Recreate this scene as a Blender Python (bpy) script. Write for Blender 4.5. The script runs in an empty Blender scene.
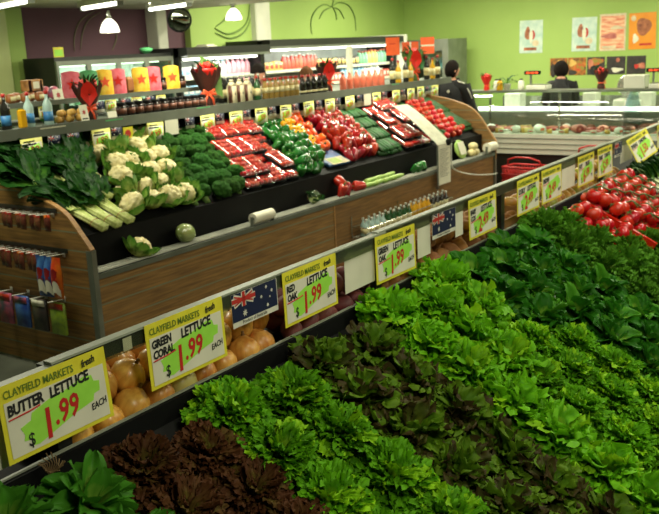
import bpy, math, random
from math import sin, cos, pi, radians, sqrt
from mathutils import Vector, Matrix, Euler, noise

S = bpy.context.scene
C = S.collection
# ------------------------------------------------------------------ camera
cam = bpy.data.cameras.new('camera')
camo = bpy.data.objects.new('camera', cam)
C.objects.link(camo)
camo.matrix_world = Matrix(((0.55438343, 0.22063623, -0.80248282, 0.0),
                            (-0.83109084, 0.09564141, -0.54785102, 0.0),
                            (-0.0441252, 0.97065564, 0.23639076, 2.0),
                            (0, 0, 0, 1)))
cam.sensor_width = 36.0
cam.lens = 862.0 / 659.0 * 36.0
cam.clip_start = 0.05
cam.dof.use_dof = True
cam.dof.focus_distance = 2.9
cam.dof.aperture_fstop = 6.5
S.camera = camo
# ------------------------------------------------------------------ world, exposure
w = bpy.data.worlds.new('shop_air')
S.world = w
w.use_nodes = True
w.node_tree.nodes['Background'].inputs[0].default_value = (0.85, 1.0, 0.62, 1)
w.node_tree.nodes['Background'].inputs[1].default_value = 0.03
S.view_settings.view_transform = 'Standard'
S.view_settings.look = 'None'
S.view_settings.gamma = 1.0
S.view_settings.use_curve_mapping = False
S.view_settings.exposure = 0.35

LIGHT_COL = (1.0, 0.97, 0.74)
def area(name, loc, sx, sy, power, rot=(0, 0, 0), col=LIGHT_COL):
    l = bpy.data.lights.new(name, 'AREA')
    l.shape = 'RECTANGLE'; l.size = sx; l.size_y = sy
    l.energy = power; l.color = col
    o = bpy.data.objects.new(name, l)
    o.location = loc; o.rotation_euler = rot
    C.objects.link(o)
    return o
# area lights added at ceiling height; camera-aisle and wall ones are unseen fill
for X, Y, p in ((3.0, 4.9, 32), (5.5, 4.6, 42), (8.0, 4.6, 48), (10.6, 4.4, 46),
                (1.2, -.2, 24), (3.6, -.4, 24), (6.2, -.4, 26), (2.6, 1.2, 11), (5.0, 1.2, 15), (7.6, 1.2, 26), (10.2, 1.0, 60),
                (12.6, 2.6, 52), (12.6, 5.4, 54), (12.9, 0.0, 44), (9.6, 6.4, 60), (12.0, 6.3, 60), (7.2, 6.5, 36), (4.6, 6.3, 22)):
    z = 2.555 if X < 8.4 else 3.095
    area('added_ceiling_light', (X, Y, z), 0.2, 1.2, p)

# ------------------------------------------------------------------ helpers
def lin(c):
    r = []
    for v in c:
        v /= 255.0
        r.append(v / 12.92 if v <= 0.04045 else ((v + 0.055) / 1.055) ** 2.4)
    return (r[0], r[1], r[2], 1.0)

MATS = {}
def mat(name, c, c2=None, scale=12.0, rough=0.5, metal=0.0, bump=0.0, bscale=None, emit=0.0, spec=0.5,
        coat=0.0, var=0.0, sss=0.0, stretch=None, detail=3.0, ramp=(0.35, 0.65)):
    m = bpy.data.materials.new(name); m.use_nodes = True
    nt = m.node_tree; N = nt.nodes; L = nt.links
    b = N['Principled BSDF']
    c2 = c2 or tuple(v * 0.88 for v in c)
    tc = N.new('ShaderNodeTexCoord')
    src = tc.outputs['Object']
    if stretch:
        mp = N.new('ShaderNodeMapping'); mp.inputs['Scale'].default_value = stretch
        L.new(src, mp.inputs[0]); src = mp.outputs[0]
    n = N.new('ShaderNodeTexNoise'); n.inputs['Scale'].default_value = scale; n.inputs['Detail'].default_value = detail
    L.new(src, n.inputs['Vector'])
    r = N.new('ShaderNodeValToRGB')
    r.color_ramp.elements[0].position = ramp[0]; r.color_ramp.elements[1].position = ramp[1]
    r.color_ramp.elements[0].color = lin(c); r.color_ramp.elements[1].color = lin(c2)
    L.new(n.outputs['Fac'], r.inputs[0])
    col = r.outputs[0]
    if var:
        oi = N.new('ShaderNodeObjectInfo')
        h = N.new('ShaderNodeHueSaturation')
        mr = N.new('ShaderNodeMapRange'); mr.inputs['To Min'].default_value = 1 - var; mr.inputs['To Max'].default_value = 1 + var
        L.new(oi.outputs['Random'], mr.inputs[0]); L.new(mr.outputs[0], h.inputs['Value'])
        mr2 = N.new('ShaderNodeMapRange'); mr2.inputs['To Min'].default_value = 0.5 - var * .06; mr2.inputs['To Max'].default_value = 0.5 + var * .06
        L.new(oi.outputs['Random'], mr2.inputs[0]); L.new(mr2.outputs[0], h.inputs['Hue'])
        L.new(col, h.inputs['Color']); col = h.outputs[0]
    L.new(col, b.inputs['Base Color'])
    b.inputs['Roughness'].default_value = rough
    b.inputs['Metallic'].default_value = metal
    b.inputs['Specular IOR Level'].default_value = spec
    b.inputs['Coat Weight'].default_value = coat
    if sss:
        b.inputs['Subsurface Weight'].default_value = sss
        b.inputs['Subsurface Radius'].default_value = (.01, .01, .005)
    if emit:
        L.new(col, b.inputs['Emission Color']); b.inputs['Emission Strength'].default_value = emit
    if bump:
        bn = N.new('ShaderNodeBump'); bn.inputs['Strength'].default_value = bump; bn.inputs['Distance'].default_value = 0.01
        n2 = N.new('ShaderNodeTexNoise'); n2.inputs['Scale'].default_value = bscale or scale * 3; n2.inputs['Detail'].default_value = 4
        L.new(src, n2.inputs['Vector']); L.new(n2.outputs['Fac'], bn.inputs['Height']); L.new(bn.outputs[0], b.inputs['Normal'])
    MATS[name] = m
    return m

def leaf_mat(name, base, mid, tip, rough=0.45, var=0.12, transl=0.25, spots=None):
    """leaf colour runs from the rib and base (v = 0) to the margin (v = 1) along the UV of each leaf"""
    m = bpy.data.materials.new(name); m.use_nodes = True
    nt = m.node_tree; N = nt.nodes; L = nt.links
    b = N['Principled BSDF']
    uv = N.new('ShaderNodeUVMap'); sep = N.new('ShaderNodeSeparateXYZ'); L.new(uv.outputs[0], sep.inputs[0])
    tc = N.new('ShaderNodeTexCoord'); n = N.new('ShaderNodeTexNoise'); n.inputs['Scale'].default_value = 22; n.inputs['Detail'].default_value = 3
    L.new(tc.outputs['Object'], n.inputs['Vector'])
    ma = N.new('ShaderNodeMath'); ma.operation = 'MULTIPLY_ADD'; ma.inputs[1].default_value = 0.9; ma.inputs[2].default_value = -0.45
    L.new(n.outputs['Fac'], ma.inputs[0])
    ad = N.new('ShaderNodeMath'); ad.operation = 'ADD'; L.new(ma.outputs[0], ad.inputs[0]); L.new(sep.outputs[1], ad.inputs[1])
    r = N.new('ShaderNodeValToRGB'); e = r.color_ramp.elements
    e[0].position = 0.1; e[0].color = lin(base); e[1].position = 0.95; e[1].color = lin(tip)
    x = e.new(0.5); x.color = lin(mid)
    L.new(ad.outputs[0], r.inputs[0])
    oi = N.new('ShaderNodeObjectInfo'); h = N.new('ShaderNodeHueSaturation')
    mr = N.new('ShaderNodeMapRange'); mr.inputs['To Min'].default_value = 1 - var; mr.inputs['To Max'].default_value = 1 + var
    L.new(oi.outputs['Random'], mr.inputs[0]); L.new(mr.outputs[0], h.inputs['Value'])
    L.new(r.outputs[0], h.inputs['Color'])
    L.new(h.outputs[0], b.inputs['Base Color']); b.inputs['Roughness'].default_value = rough
    b.inputs['Specular IOR Level'].default_value = 0.12
    tr = N.new('ShaderNodeBsdfTranslucent'); L.new(h.outputs[0], tr.inputs['Color'])
    mx = N.new('ShaderNodeMixShader'); mx.inputs[0].default_value = transl
    L.new(b.outputs[0], mx.inputs[1]); L.new(tr.outputs[0], mx.inputs[2])
    L.new(mx.outputs[0], N['Material Output'].inputs[0])
    MATS[name] = m
    return m

def clear_mat(name, tint=(235, 245, 235), clear=0.85, rough=0.05, gloss=1.0):
    m = bpy.data.materials.new(name); m.use_nodes = True
    nt = m.node_tree; N = nt.nodes; L = nt.links
    N.remove(N['Principled BSDF'])
    t = N.new('ShaderNodeBsdfTransparent'); t.inputs[0].default_value = lin(tint)
    g = N.new('ShaderNodeBsdfGlossy'); g.inputs['Roughness'].default_value = rough; g.inputs[0].default_value = (gloss, gloss, gloss, 1)
    lw = N.new('ShaderNodeLayerWeight'); lw.inputs[0].default_value = 0.25
    nz = N.new('ShaderNodeTexNoise'); nz.inputs['Scale'].default_value = 18; tcn = N.new('ShaderNodeTexCoord'); L.new(tcn.outputs['Object'], nz.inputs['Vector'])
    bp = N.new('ShaderNodeBump'); bp.inputs['Strength'].default_value = 0.08; bp.inputs['Distance'].default_value = 0.01
    L.new(nz.outputs['Fac'], bp.inputs['Height']); L.new(bp.outputs[0], g.inputs['Normal'])
    a = N.new('ShaderNodeMath'); a.operation = 'MULTIPLY_ADD'; a.inputs[1].default_value = clear * 0.5; a.inputs[2].default_value = 1 - clear
    L.new(lw.outputs['Fresnel'], a.inputs[0])
    mx = N.new('ShaderNodeMixShader'); L.new(a.outputs[0], mx.inputs[0]); L.new(t.outputs[0], mx.inputs[1]); L.new(g.outputs[0], mx.inputs[2])
    L.new(mx.outputs[0], N['Material Output'].inputs[0])
    MATS[name] = m
    return m

def slat_mat(name, axis='z'):
    """wood-grain slatwall: boards 12 cm high with a routed metal groove between them"""
    m = mat(name, (146, 110, 56), (106, 77, 38), scale=3.0, rough=0.55, stretch=(1.2, 1.2, 22), detail=6)
    nt = m.node_tree; N = nt.nodes; L = nt.links; b = N['Principled BSDF']
    old = b.inputs['Base Color'].links[0].from_socket
    tc = N.new('ShaderNodeTexCoord'); sp = N.new('ShaderNodeSeparateXYZ'); L.new(tc.outputs['Object'], sp.inputs[0])
    d = N.new('ShaderNodeMath'); d.operation = 'DIVIDE'; d.inputs[1].default_value = 0.118; L.new(sp.outputs[2], d.inputs[0])
    f = N.new('ShaderNodeMath'); f.operation = 'FRACT'; L.new(d.outputs[0], f.inputs[0])
    lt = N.new('ShaderNodeMath'); lt.operation = 'LESS_THAN'; lt.inputs[1].default_value = 0.075; L.new(f.outputs[0], lt.inputs[0])
    mx = N.new('ShaderNodeMix'); mx.data_type = 'RGBA'; mx.inputs[7].default_value = lin((112, 118, 92))
    L.new(lt.outputs[0], mx.inputs[0]); L.new(old, mx.inputs[6]); L.new(mx.outputs[2], b.inputs['Base Color'])
    return m

class MB:
    def __init__(s):
        s.v = []; s.f = []; s.uv = {}; s.mi = []; s.cur = 0
    def face(s, idx):
        s.f.append(tuple(idx)); s.mi.append(s.cur); return s
    def box(s, x0, x1, y0, y1, z0, z1, M=None):
        n = len(s.v)
        for p in ((x0, y0, z0), (x1, y0, z0), (x1, y1, z0), (x0, y1, z0), (x0, y0, z1), (x1, y0, z1), (x1, y1, z1), (x0, y1, z1)):
            s.v.append(tuple(M @ Vector(p)) if M else p)
        for q in ((0, 3, 2, 1), (4, 5, 6, 7), (0, 1, 5, 4), (1, 2, 6, 5), (2, 3, 7, 6), (3, 0, 4, 7)):
            s.face([n + i for i in q])
        return s
    def rbox(s, x0, x1, y0, y1, z0, z1, r=0.01, M=None):
        """box with chamfered vertical and horizontal edges"""
        n = len(s.v)
        r = min(r, (x1 - x0) * .49, (y1 - y0) * .49, (z1 - z0) * .49)
        rings = ((z0, r), (z0 + r, 0), (z1 - r, 0), (z1, r))
        for z, d in rings:
            a0, a1, b0, b1 = x0 + d, x1 - d, y0 + d, y1 - d
            for p in ((a0 + r, b0), (a1 - r, b0), (a1, b0 + r), (a1, b1 - r), (a1 - r, b1), (a0 + r, b1), (a0, b1 - r), (a0, b0 + r)):
                q = (p[0], p[1], z)
                s.v.append(tuple(M @ Vector(q)) if M else q)
        for k in range(3):
            for i in range(8):
                j = (i + 1) % 8
                s.face((n + k * 8 + i, n + k * 8 + j, n + k * 8 + 8 + j, n + k * 8 + 8 + i))
        s.face([n + i for i in range(7, -1, -1)]); s.face([n + 24 + i for i in range(8)])
        return s
    def lathe(s, prof, seg=16, c=(0, 0, 0), M=None, lobes=0, lobe=0.0):
        n = len(s.v); c = Vector(c)
        for (r, z) in prof:
            for i in range(seg):
                a = 2 * pi * i / seg
                k = r * (1 + lobe * cos(lobes * a)) if lobes else r
                p = Vector((k * cos(a), k * sin(a), z)) + c
                s.v.append(tuple(M @ p) if M else tuple(p))
        m = len(prof)
        for j in range(m - 1):
            for i in range(seg):
                i2 = (i + 1) % seg
                s.face((n + j * seg + i, n + j * seg + i2, n + (j + 1) * seg + i2, n + (j + 1) * seg + i))
        if prof[0][0] > 1e-5: s.face([n + i for i in range(seg - 1, -1, -1)])
        if prof[-1][0] > 1e-5: s.face([n + (m - 1) * seg + i for i in range(seg)])
        return s
    def ball(s, c, r, seg=16, rings=10, fn=None, M=None):
        """ellipsoid; fn(direction) -> radius factor"""
        n = len(s.v); c = Vector(c)
        if not hasattr(r, '__len__'): r = (r, r, r)
        for j in range(rings + 1):
            th = pi * j / rings
            for i in range(seg):
                a = 2 * pi * i / seg
                d = Vector((sin(th) * cos(a), sin(th) * sin(a), -cos(th)))
                k = fn(d) if fn else 1.0
                p = Vector((d.x * r[0] * k, d.y * r[1] * k, d.z * r[2] * k)) + c
                s.v.append(tuple(M @ p) if M else tuple(p))
        for j in range(rings):
            for i in range(seg):
                i2 = (i + 1) % seg
                s.face((n + j * seg + i, n + j * seg + i2, n + (j + 1) * seg + i2, n + (j + 1) * seg + i))
        return s
    def tube(s, path, r, seg=8, closed=False, cap=True, flat=1.0):
        n = len(s.v); P = [Vector(p) for p in path]; m = len(P)
        up = Vector((0, 0, 1)); last = None
        for k, p in enumerate(P):
            if closed: t = P[(k + 1) % m] - P[k - 1]
            else: t = P[min(k + 1, m - 1)] - P[max(k - 1, 0)]
            if t.length < 1e-9: t = Vector((0, 0, 1))
            t.normalize()
            if last is None:
                a = up if abs(t.z) < 0.9 else Vector((1, 0, 0))
            else: a = last
            x = (a - t * a.dot(t)).normalized(); last = x
            y = t.cross(x)
            rr = r[k] if hasattr(r, '__len__') else r
            for i in range(seg):
                g = 2 * pi * i / seg
                s.v.append(tuple(p + x * (rr * cos(g)) + y * (rr * flat * sin(g))))
        for k in range(m if closed else m - 1):
            k2 = (k + 1) % m
            for i in range(seg):
                i2 = (i + 1) % seg
                s.face((n + k * seg + i, n + k * seg + i2, n + k2 * seg + i2, n + k2 * seg + i))
        if cap and not closed:
            s.face([n + i for i in range(seg - 1, -1, -1)]); s.face([n + (m - 1) * seg + i for i in range(seg)])
        return s
    def prism(s, pts, axis, a0, a1):
        """polygon in the plane across `axis`, extruded from a0 to a1"""
        n = len(s.v); m = len(pts)
        for a in (a0, a1):
            for (u, v) in pts:
                s.v.append({'x': (a, u, v), 'y': (u, a, v), 'z': (u, v, a)}[axis])
        s.face([n + i for i in range(m - 1, -1, -1)]); s.face([n + m + i for i in range(m)])
        for i in range(m):
            j = (i + 1) % m
            s.face((n + i, n + j, n + m + j, n + m + i))
        return s
    def grid(s, P, uvs=None):
        """P[j][i] points"""
        n = len(s.v); h = len(P); wd = len(P[0])
        for j in range(h):
            for i in range(wd):
                s.v.append(tuple(P[j][i]))
                if uvs: s.uv[len(s.v) - 1] = uvs[j][i]
        for j in range(h - 1):
            for i in range(wd - 1):
                s.face((n + j * wd + i, n + j * wd + i + 1, n + (j + 1) * wd + i + 1, n + (j + 1) * wd + i))
        return s
    def mesh(s, name, mats, smooth=True):
        me = bpy.data.meshes.new(name)
        me.from_pydata(s.v, [], s.f)
        for m in (mats if isinstance(mats, (list, tuple)) else [mats]): me.materials.append(MATS[m] if isinstance(m, str) else m)
        if any(s.mi): me.polygons.foreach_set('material_index', s.mi)
        if smooth: me.polygons.foreach_set('use_smooth', [True] * len(s.f))
        if s.uv:
            lay = me.uv_layers.new(name='UVMap')
            buf = []
            for p in me.polygons:
                for vi in p.vertices:
                    buf.extend(s.uv.get(vi, (0.5, 0.5)))
            lay.data.foreach_set('uv', buf)
        me.update()
        return me

def link(name, me, parent=None, loc=(0, 0, 0), rot=(0, 0, 0), sc=1.0):
    o = bpy.data.objects.new(name, me); C.objects.link(o)
    o.location = loc; o.rotation_euler = rot
    o.scale = (sc, sc, sc) if not hasattr(sc, '__len__') else sc
    if parent: o.parent = parent
    return o
def ob(name, mb, mats, parent=None, smooth=False, **k):
    return link(name, mb.mesh(name, mats, smooth), parent, **k)
def T(o, label, cat, group=None, kind=None):
    o['label'] = label; o['category'] = cat
    if group: o['group'] = group
    if kind: o['kind'] = kind
    return o
def ST(o):
    o['kind'] = 'structure'; return o
def thing(name, label, cat, loc=(0, 0, 0), rot=(0, 0, 0), group=None, sc=1.0):
    return T(link(name, None, None, loc, rot, sc), label, cat, group)
def spawn(kind, label, loc, rot=(0, 0, 0), sc=1.0, group=None):
    """kind = (object name, category, root mesh or None, [(part name, mesh, [(sub name, mesh)...])...]): one more individual sharing mesh data"""
    name, cat, root, parts = kind
    o = T(link(name, root, None, loc, rot, sc), label, cat, group)
    for p in parts:
        q = link(p[0], p[1], o)
        for sub in (p[2] if len(p) > 2 else ()): link(sub[0], sub[1], q)
    return o
ORD = ['first', 'second', 'third', 'fourth', 'fifth', 'sixth', 'seventh', 'eighth', 'ninth', 'tenth', 'eleventh', 'twelfth', 'thirteenth', 'fourteenth', 'fifteenth', 'sixteenth', 'seventeenth', 'eighteenth', 'nineteenth', 'twentieth',
       '21st', '22nd', '23rd', '24th', '25th', '26th', '27th', '28th', '29th', '30th', '31st', '32nd', '33rd', '34th', '35th', '36th', '37th', '38th', '39th', '40th', '41st', '42nd', '43rd', '44th', '45th', '46th', '47th', '48th', '49th', '50th', '51st', '52nd', '53rd', '54th', '55th', '56th', '57th', '58th', '59th', '60th']

def text_mesh(name, s, size, m, offset=0.0, shear=0.0, extrude=0.0004, spacing=1.0, align='LEFT'):
    cu = bpy.data.curves.new(name, 'FONT')
    cu.body = s; cu.size = size; cu.offset = offset; cu.shear = shear; cu.extrude = extrude
    cu.space_character = spacing; cu.align_x = align; cu.resolution_u = 2
    o = bpy.data.objects.new(name, cu); C.objects.link(o)
    dg = bpy.context.evaluated_depsgraph_get()
    me = bpy.data.meshes.new_from_object(o.evaluated_get(dg))
    bpy.data.objects.remove(o); bpy.data.curves.remove(cu)
    me.name = name; me.materials.clear(); me.materials.append(MATS[m])
    return me

# ------------------------------------------------------------------ materials
mat('floor_vinyl', (88, 92, 80), (70, 74, 64), scale=3, rough=0.4)
mat('ceiling_white', (232, 230, 205), rough=0.8, scale=2)
mat('wall_green', (158, 186, 98), (152, 181, 92), scale=1.5, rough=0.7)
mat('wall_purple', (98, 66, 76), (92, 61, 71), scale=1.5, rough=0.75)
mat('pillar_white', (214, 216, 196), rough=0.6, scale=2)
slat_mat('slat_wood')
mat('edge_wood', (168, 126, 72), (140, 102, 56), scale=4, rough=0.5, stretch=(2, 2, 20))
mat('panel_wood', (134, 98, 50), (98, 70, 35), scale=3, rough=0.5, stretch=(1.2, 1.2, 20), detail=6)
mat('black_plastic', (17, 18, 17), (12, 13, 12), scale=8, rough=0.65, spec=.15)
mat('black_metal', (30, 32, 30), rough=0.35, scale=8)
mat('grey_metal', (128, 134, 122), (112, 118, 106), scale=6, rough=0.35, metal=0.5)
mat('rail_grey', (98, 104, 92), (86, 92, 80), scale=5, rough=0.5, spec=.3)
mat('rail_cap_metal', (152, 158, 140), (138, 144, 126), rough=0.45, scale=6)
mat('chrome', (205, 208, 200), (180, 184, 176), scale=6, rough=0.2, metal=0.9)
mat('white_paint', (226, 226, 210), rough=0.5, scale=5)
mat('white_card', (222, 220, 198), (210, 208, 186), scale=6, rough=0.7)
mat('paper_grey', (172, 172, 150), rough=0.7)
mat('cream_card', (208, 196, 160), rough=0.7)
mat('ticket_yellow', (226, 218, 54), (214, 204, 44), scale=14, rough=0.55)
mat('ticket_pale', (214, 212, 110), (206, 204, 100), scale=14, rough=0.55)
mat('ticket_green', (160, 226, 74), (150, 218, 66), scale=14, rough=0.6)
mat('ink_black', (22, 24, 22), rough=0.6)
mat('ink_red', (196, 32, 24), rough=0.6)
mat('ink_heading', (92, 122, 34), rough=0.6)
mat('flag_blue', (20, 30, 66), (16, 25, 58), scale=10, rough=0.5)
mat('flag_white', (220, 218, 200), rough=0.6)
mat('flag_red', (196, 44, 34), rough=0.6)
mat('mint_card', (92, 186, 118), rough=0.6)
mat('orange_card', (232, 98, 44), (222, 88, 36), rough=0.55)
clear_mat('clear_strip', (214, 218, 200), clear=0.95, rough=0.3)
mat('pillar_lime', (196, 208, 140), rough=0.6, scale=2)
clear_mat('clear_film', (240, 244, 236), clear=0.91, rough=0.16)
clear_mat('clear_glass', (226, 240, 230), clear=0.95, rough=0.02)
clear_mat('clear_plastic', (220, 236, 236), clear=0.86, rough=0.08)
mat('tube_glow', (255, 255, 236), rough=0.4, emit=4.0)
mat('shade_glow', (255, 252, 226), rough=0.4, emit=2.2)
mat('case_glow', (244, 250, 240), rough=0.4, emit=0.9)
mat('display_red', (250, 90, 40), (235, 70, 30), scale=60, rough=0.4, emit=0.8)
# ------------------------------------------------------------------ setting
XW, YW = 14.5, 8.0
ST(ob('floor', MB().box(-1.5, XW + .2, -3.5, YW + 1.2, -.1, 0), 'floor_vinyl'))
ST(ob('wall_right', MB().box(XW, XW + .15, -3.5, YW + .15, 0, 3.3), 'wall_green'))
ST(ob('wall_left', MB().box(8.72, XW, YW, YW + .15, 0, 3.3), 'wall_green'))
ST(ob('wall_left_far', MB().box(6.1, 8.72, YW + .1, YW + .25, 0, 3.3), 'wall_purple'))
ST(ob('wall_left_near', MB().box(-1.5, 6.1, YW - .02, YW + .25, 0, 3.3), 'wall_green'))
ST(ob('ceiling', MB().box(-1.5, 8.55, -3.5, YW + .25, 2.56, 2.68).box(8.55, 8.65, -3.5, YW + .25, 2.56, 3.2).box(8.65, XW + .15, -3.5, YW + .25, 3.1, 3.2), 'ceiling_white'))
ST(ob('pillar_1', MB().rbox(8.02, 8.2, YW - .1, YW + .1, 0, 2.56, .01), 'pillar_white'))
ST(ob('pillar_2', MB().rbox(10.0, 10.34, YW - .1, YW + .02, 0, 3.1, .015), 'pillar_white'))
ST(ob('pillar_3', MB().rbox(5.62, 5.8, YW - .16, YW - .02, 0, 2.56, .01), 'pillar_lime'))

# ------------------------------------------------------------------ foreground produce stand
def zb1(Y): return 0.80 - 0.53 * (1.80 - Y)
SX0, SX1 = 0.55, 9.7
stand = thing('produce_stand', 'long black sloping produce stand carrying the lettuces, with a grey ticket rail', 'produce stand', ((SX0 + SX1) / 2, 1.4, 0))
ox = (SX0 + SX1) / 2
def fs(name, mb, m, **k):
    o = ob(name, mb, m, stand, **k)
    o.location = (-ox, -1.4, 0)
    return o
fs('bed', MB().prism([(.45, zb1(.45) - .04), (1.895, zb1(1.895) - .04), (1.895, zb1(1.895)), (.45, zb1(.45))], 'x', SX0, SX1), 'black_plastic')
fs('front_board', MB().box(SX0, SX1, .42, .45, 0, .2), 'black_plastic')
fs('riser', MB().box(SX0, SX1, 1.895, 1.915, .6, .920), 'black_plastic')
fs('lip_strip', MB().box(SX0, SX1, 1.910, 1.919, .920, .926), 'rail_cap_metal')
fs('onion_ledge', MB().box(SX0, SX1, 1.915, 2.42, .80, .86), 'black_plastic')
fs('ledge_board', MB().box(SX0, SX1, 2.42, 2.44, .5, .95), 'panel_wood')
fs('base_panel', MB().box(SX0, SX1, 2.40, 2.42, 0, .80), 'panel_wood')
fs('plinth', MB().box(SX0, SX1, .5, 2.38, 0, .10), 'black_plastic')
for k, (a, b, dy, dz) in enumerate(((SX0, 1.44, -.006, -.01), (1.40, 3.22, 0, 0), (3.16, 6.6, .008, .006), (6.56, SX1, 0.004, .002))):
    y = 1.905 + dy
    r = fs('ticket_rail', MB().box(a, b, y + .004, y + .016, 1.14 + dz, 1.192 + dz).box(a, b, y + .016, y + .05, 1.15 + dz, 1.185 + dz), 'rail_grey')
    c = ob('rail_cap', MB().box(a, b, y - .016, y + .018, 1.192 + dz, 1.199 + dz), 'rail_cap_metal', r)
    d = ob('clear_flap', MB().box(a, b, y - .0145, y - .0135, 1.14 + dz, 1.192 + dz), 'clear_strip', r)
for x in (1.44, 3.2, 4.62, 6.58, 8.4):
    fs('rail_post', MB().box(x - .025, x + .025, 1.925, 1.955, .861, 1.15), 'black_metal')

def poly(mb, pts, y):
    """flat polygon given in (x, z), a fraction of a millimetre thick"""
    mb.prism(pts, 'y', y - .0003, y + .0003); return mb

def ticket(x, y, ztop, name, words1, words2, word_r, price, unit, where, tilt=(0, 0, 0), red_word=False, w_=.36, bold=True):
    h = .212
    t = thing('price_ticket', where, 'price ticket', (x, y, ztop), tilt, 'handwritten price tickets on the ticket rail')
    ob('card', MB().box(0, w_, 0, .0015, -h, 0), 'ticket_yellow', t)
    m = MB(); poly(m, [(.014, -.2), (w_ - .014, -.2), (w_ - .014, -.047), (.014, -.047)], -.0008); ob('white_panel', m, 'white_card', t)
    sp = [(.05, -.128), (.085, -.118), (.09, -.1), (.15, -.082), (.2, -.078), (.27, -.062), (.30, -.066), (.305, -.085), (.325, -.09), (.322, -.118),
          (.30, -.122), (.295, -.14), (.23, -.152), (.17, -.17), (.10, -.19), (.075, -.186), (.085, -.17), (.055, -.166), (.06, -.15)]
    m = MB(); poly(m, sp, -.0014); ob('price_splash', m, 'ticket_green', t)
    def tx(nm, s, X, Z, size, mt, sh=.12, off=.0, rot=0.0, sp=1.0, al='LEFT', xs=.8):
        me = text_mesh(nm, s, size, mt, off, sh, .0002, sp, al)
        return link(nm, me, t, (X, -.0022, Z), (pi / 2, -rot, 0), (xs, 1, 1))
    tx('heading_lettering', 'CLAYFIELD MARKETS', .016, -.036, .030, 'ink_heading', 0, .0004, .0, 1.0)
    tx('script_lettering', 'fresh', .272, -.036, .03, 'ink_black', .25, .0008, .12)
    if words2:
        tx('product_lettering', words1, .02, -.082, .036, 'ink_red' if red_word else 'ink_black', .1, .0017, .05, .95)
        tx('product_lettering', words2, .022, -.116, .036, 'ink_black', .1, .0017, .04, .95)
        tx('product_lettering', word_r, .15, -.084, .043, 'ink_black', .12, .0018, .06, 1.0)
        uz = -.122
    else:
        tx('product_lettering', words1, .02, -.086, .041, 'ink_black', .1, .0018, .04, .95)
        tx('product_lettering', word_r, .155, -.082, .041, 'ink_black', .12, .0018, .06, 1.0)
        uz = -.096
    m = MB(); m.tube([(.02, -.0018, uz), (.05, -.0018, uz + .002), (.085, -.0018, uz + .004), (.12, -.0018, uz + .009)], .0022, 5); ob('red_underline', m, 'ink_red', t)
    a, b_ = price.split('.')
    tx('price_lettering', a, .112, -.186, .118, 'ink_red', .05, .003)
    tx('price_lettering', '.' + b_, .158, -.160, .088, 'ink_red', .14, .0022, .05)
    tx('dollar_lettering', '$', .066, -.186, .052, 'ink_black', .05, .0005)
    tx('unit_lettering', unit, .285, -.168, .027, 'ink_black', .2, .0006, .14)
    return t
ticket(1.215, 1.878, 1.192, 't', 'BUTTER', '', 'LETTUCE', '1.99', 'EACH', 'yellow butter lettuce price ticket, 1.99 each, nearest the camera', (radians(-4), 0, 0))
ticket(1.745, 1.886, 1.2, 't', 'GREEN', 'CORAL', 'LETTUCE', '1.99', 'EACH', 'yellow green coral lettuce price ticket, 1.99 each', (radians(-2), 0, 0))
ticket(2.445, 1.886, 1.194, 't', 'RED', 'OAK', 'LETTUCE', '1.99', 'EACH', 'yellow red oak lettuce price ticket, 1.99 each', (radians(-1), 0, 0))
ticket(3.115, 1.886, 1.192, 't', 'GREEN', 'OAK', 'LETTUCE', '1.99', 'EACH', 'yellow green oak lettuce price ticket, 1.99 each', (radians(-2), radians(1.0), 0))
ticket(4.065, 1.886, 1.19, 't', 'BABY', 'COS', 'LETTUCE', '2.49', 'EACH', 'yellow baby cos lettuce price ticket, 2.49, above the cos', (radians(-2), 0, 0))
ticket(4.735, 1.886, 1.192, 't', 'CURLY', '', 'LETTUCE', '2.49', 'EACH', 'yellow 2.49 price ticket above the cos, nearer of the touching pair', (radians(-1), 0, 0))
ticket(5.135, 1.886, 1.194, 't', 'ENDIVE', '', '', '2.49', 'EACH', 'yellow 2.49 price ticket hanging beside the blank white card, farther of the pair', (radians(-2), 0, 0))
ticket(5.835, 1.886, 1.19, 't', 'HOT', '', 'TRUSS', '6.99', 'KG', 'yellow price ticket with red first word above the tomatoes', (radians(-1), 0, 0), True)
ticket(6.275, 1.886, 1.192, 't', 'TRUSS', '', 'TOMATO', '5.99', 'KG', 'yellow price ticket directly above the back of the truss tomatoes', (radians(-3), 0, 0))
ticket(6.98, 1.875, 1.175, 't', 'SPRING', '', 'ONIONS', '1.50', 'BUNCH', 'askew price ticket swinging out over the white radish stems', (radians(-26), radians(-11), radians(-10)))
ticket(8.015, 1.886, 1.194, 't', 'HERBS', '', '', '2.99', 'BUNCH', 'yellow price ticket behind the askew one, above the herbs', (radians(-2), 0, 0))
ticket(8.465, 1.886, 1.194, 't', 'KALE', '', '', '2.99', 'BUNCH', 'yellow price ticket at the edge of the picture, farthest along the rail', (radians(-2), 0, 0))

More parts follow.
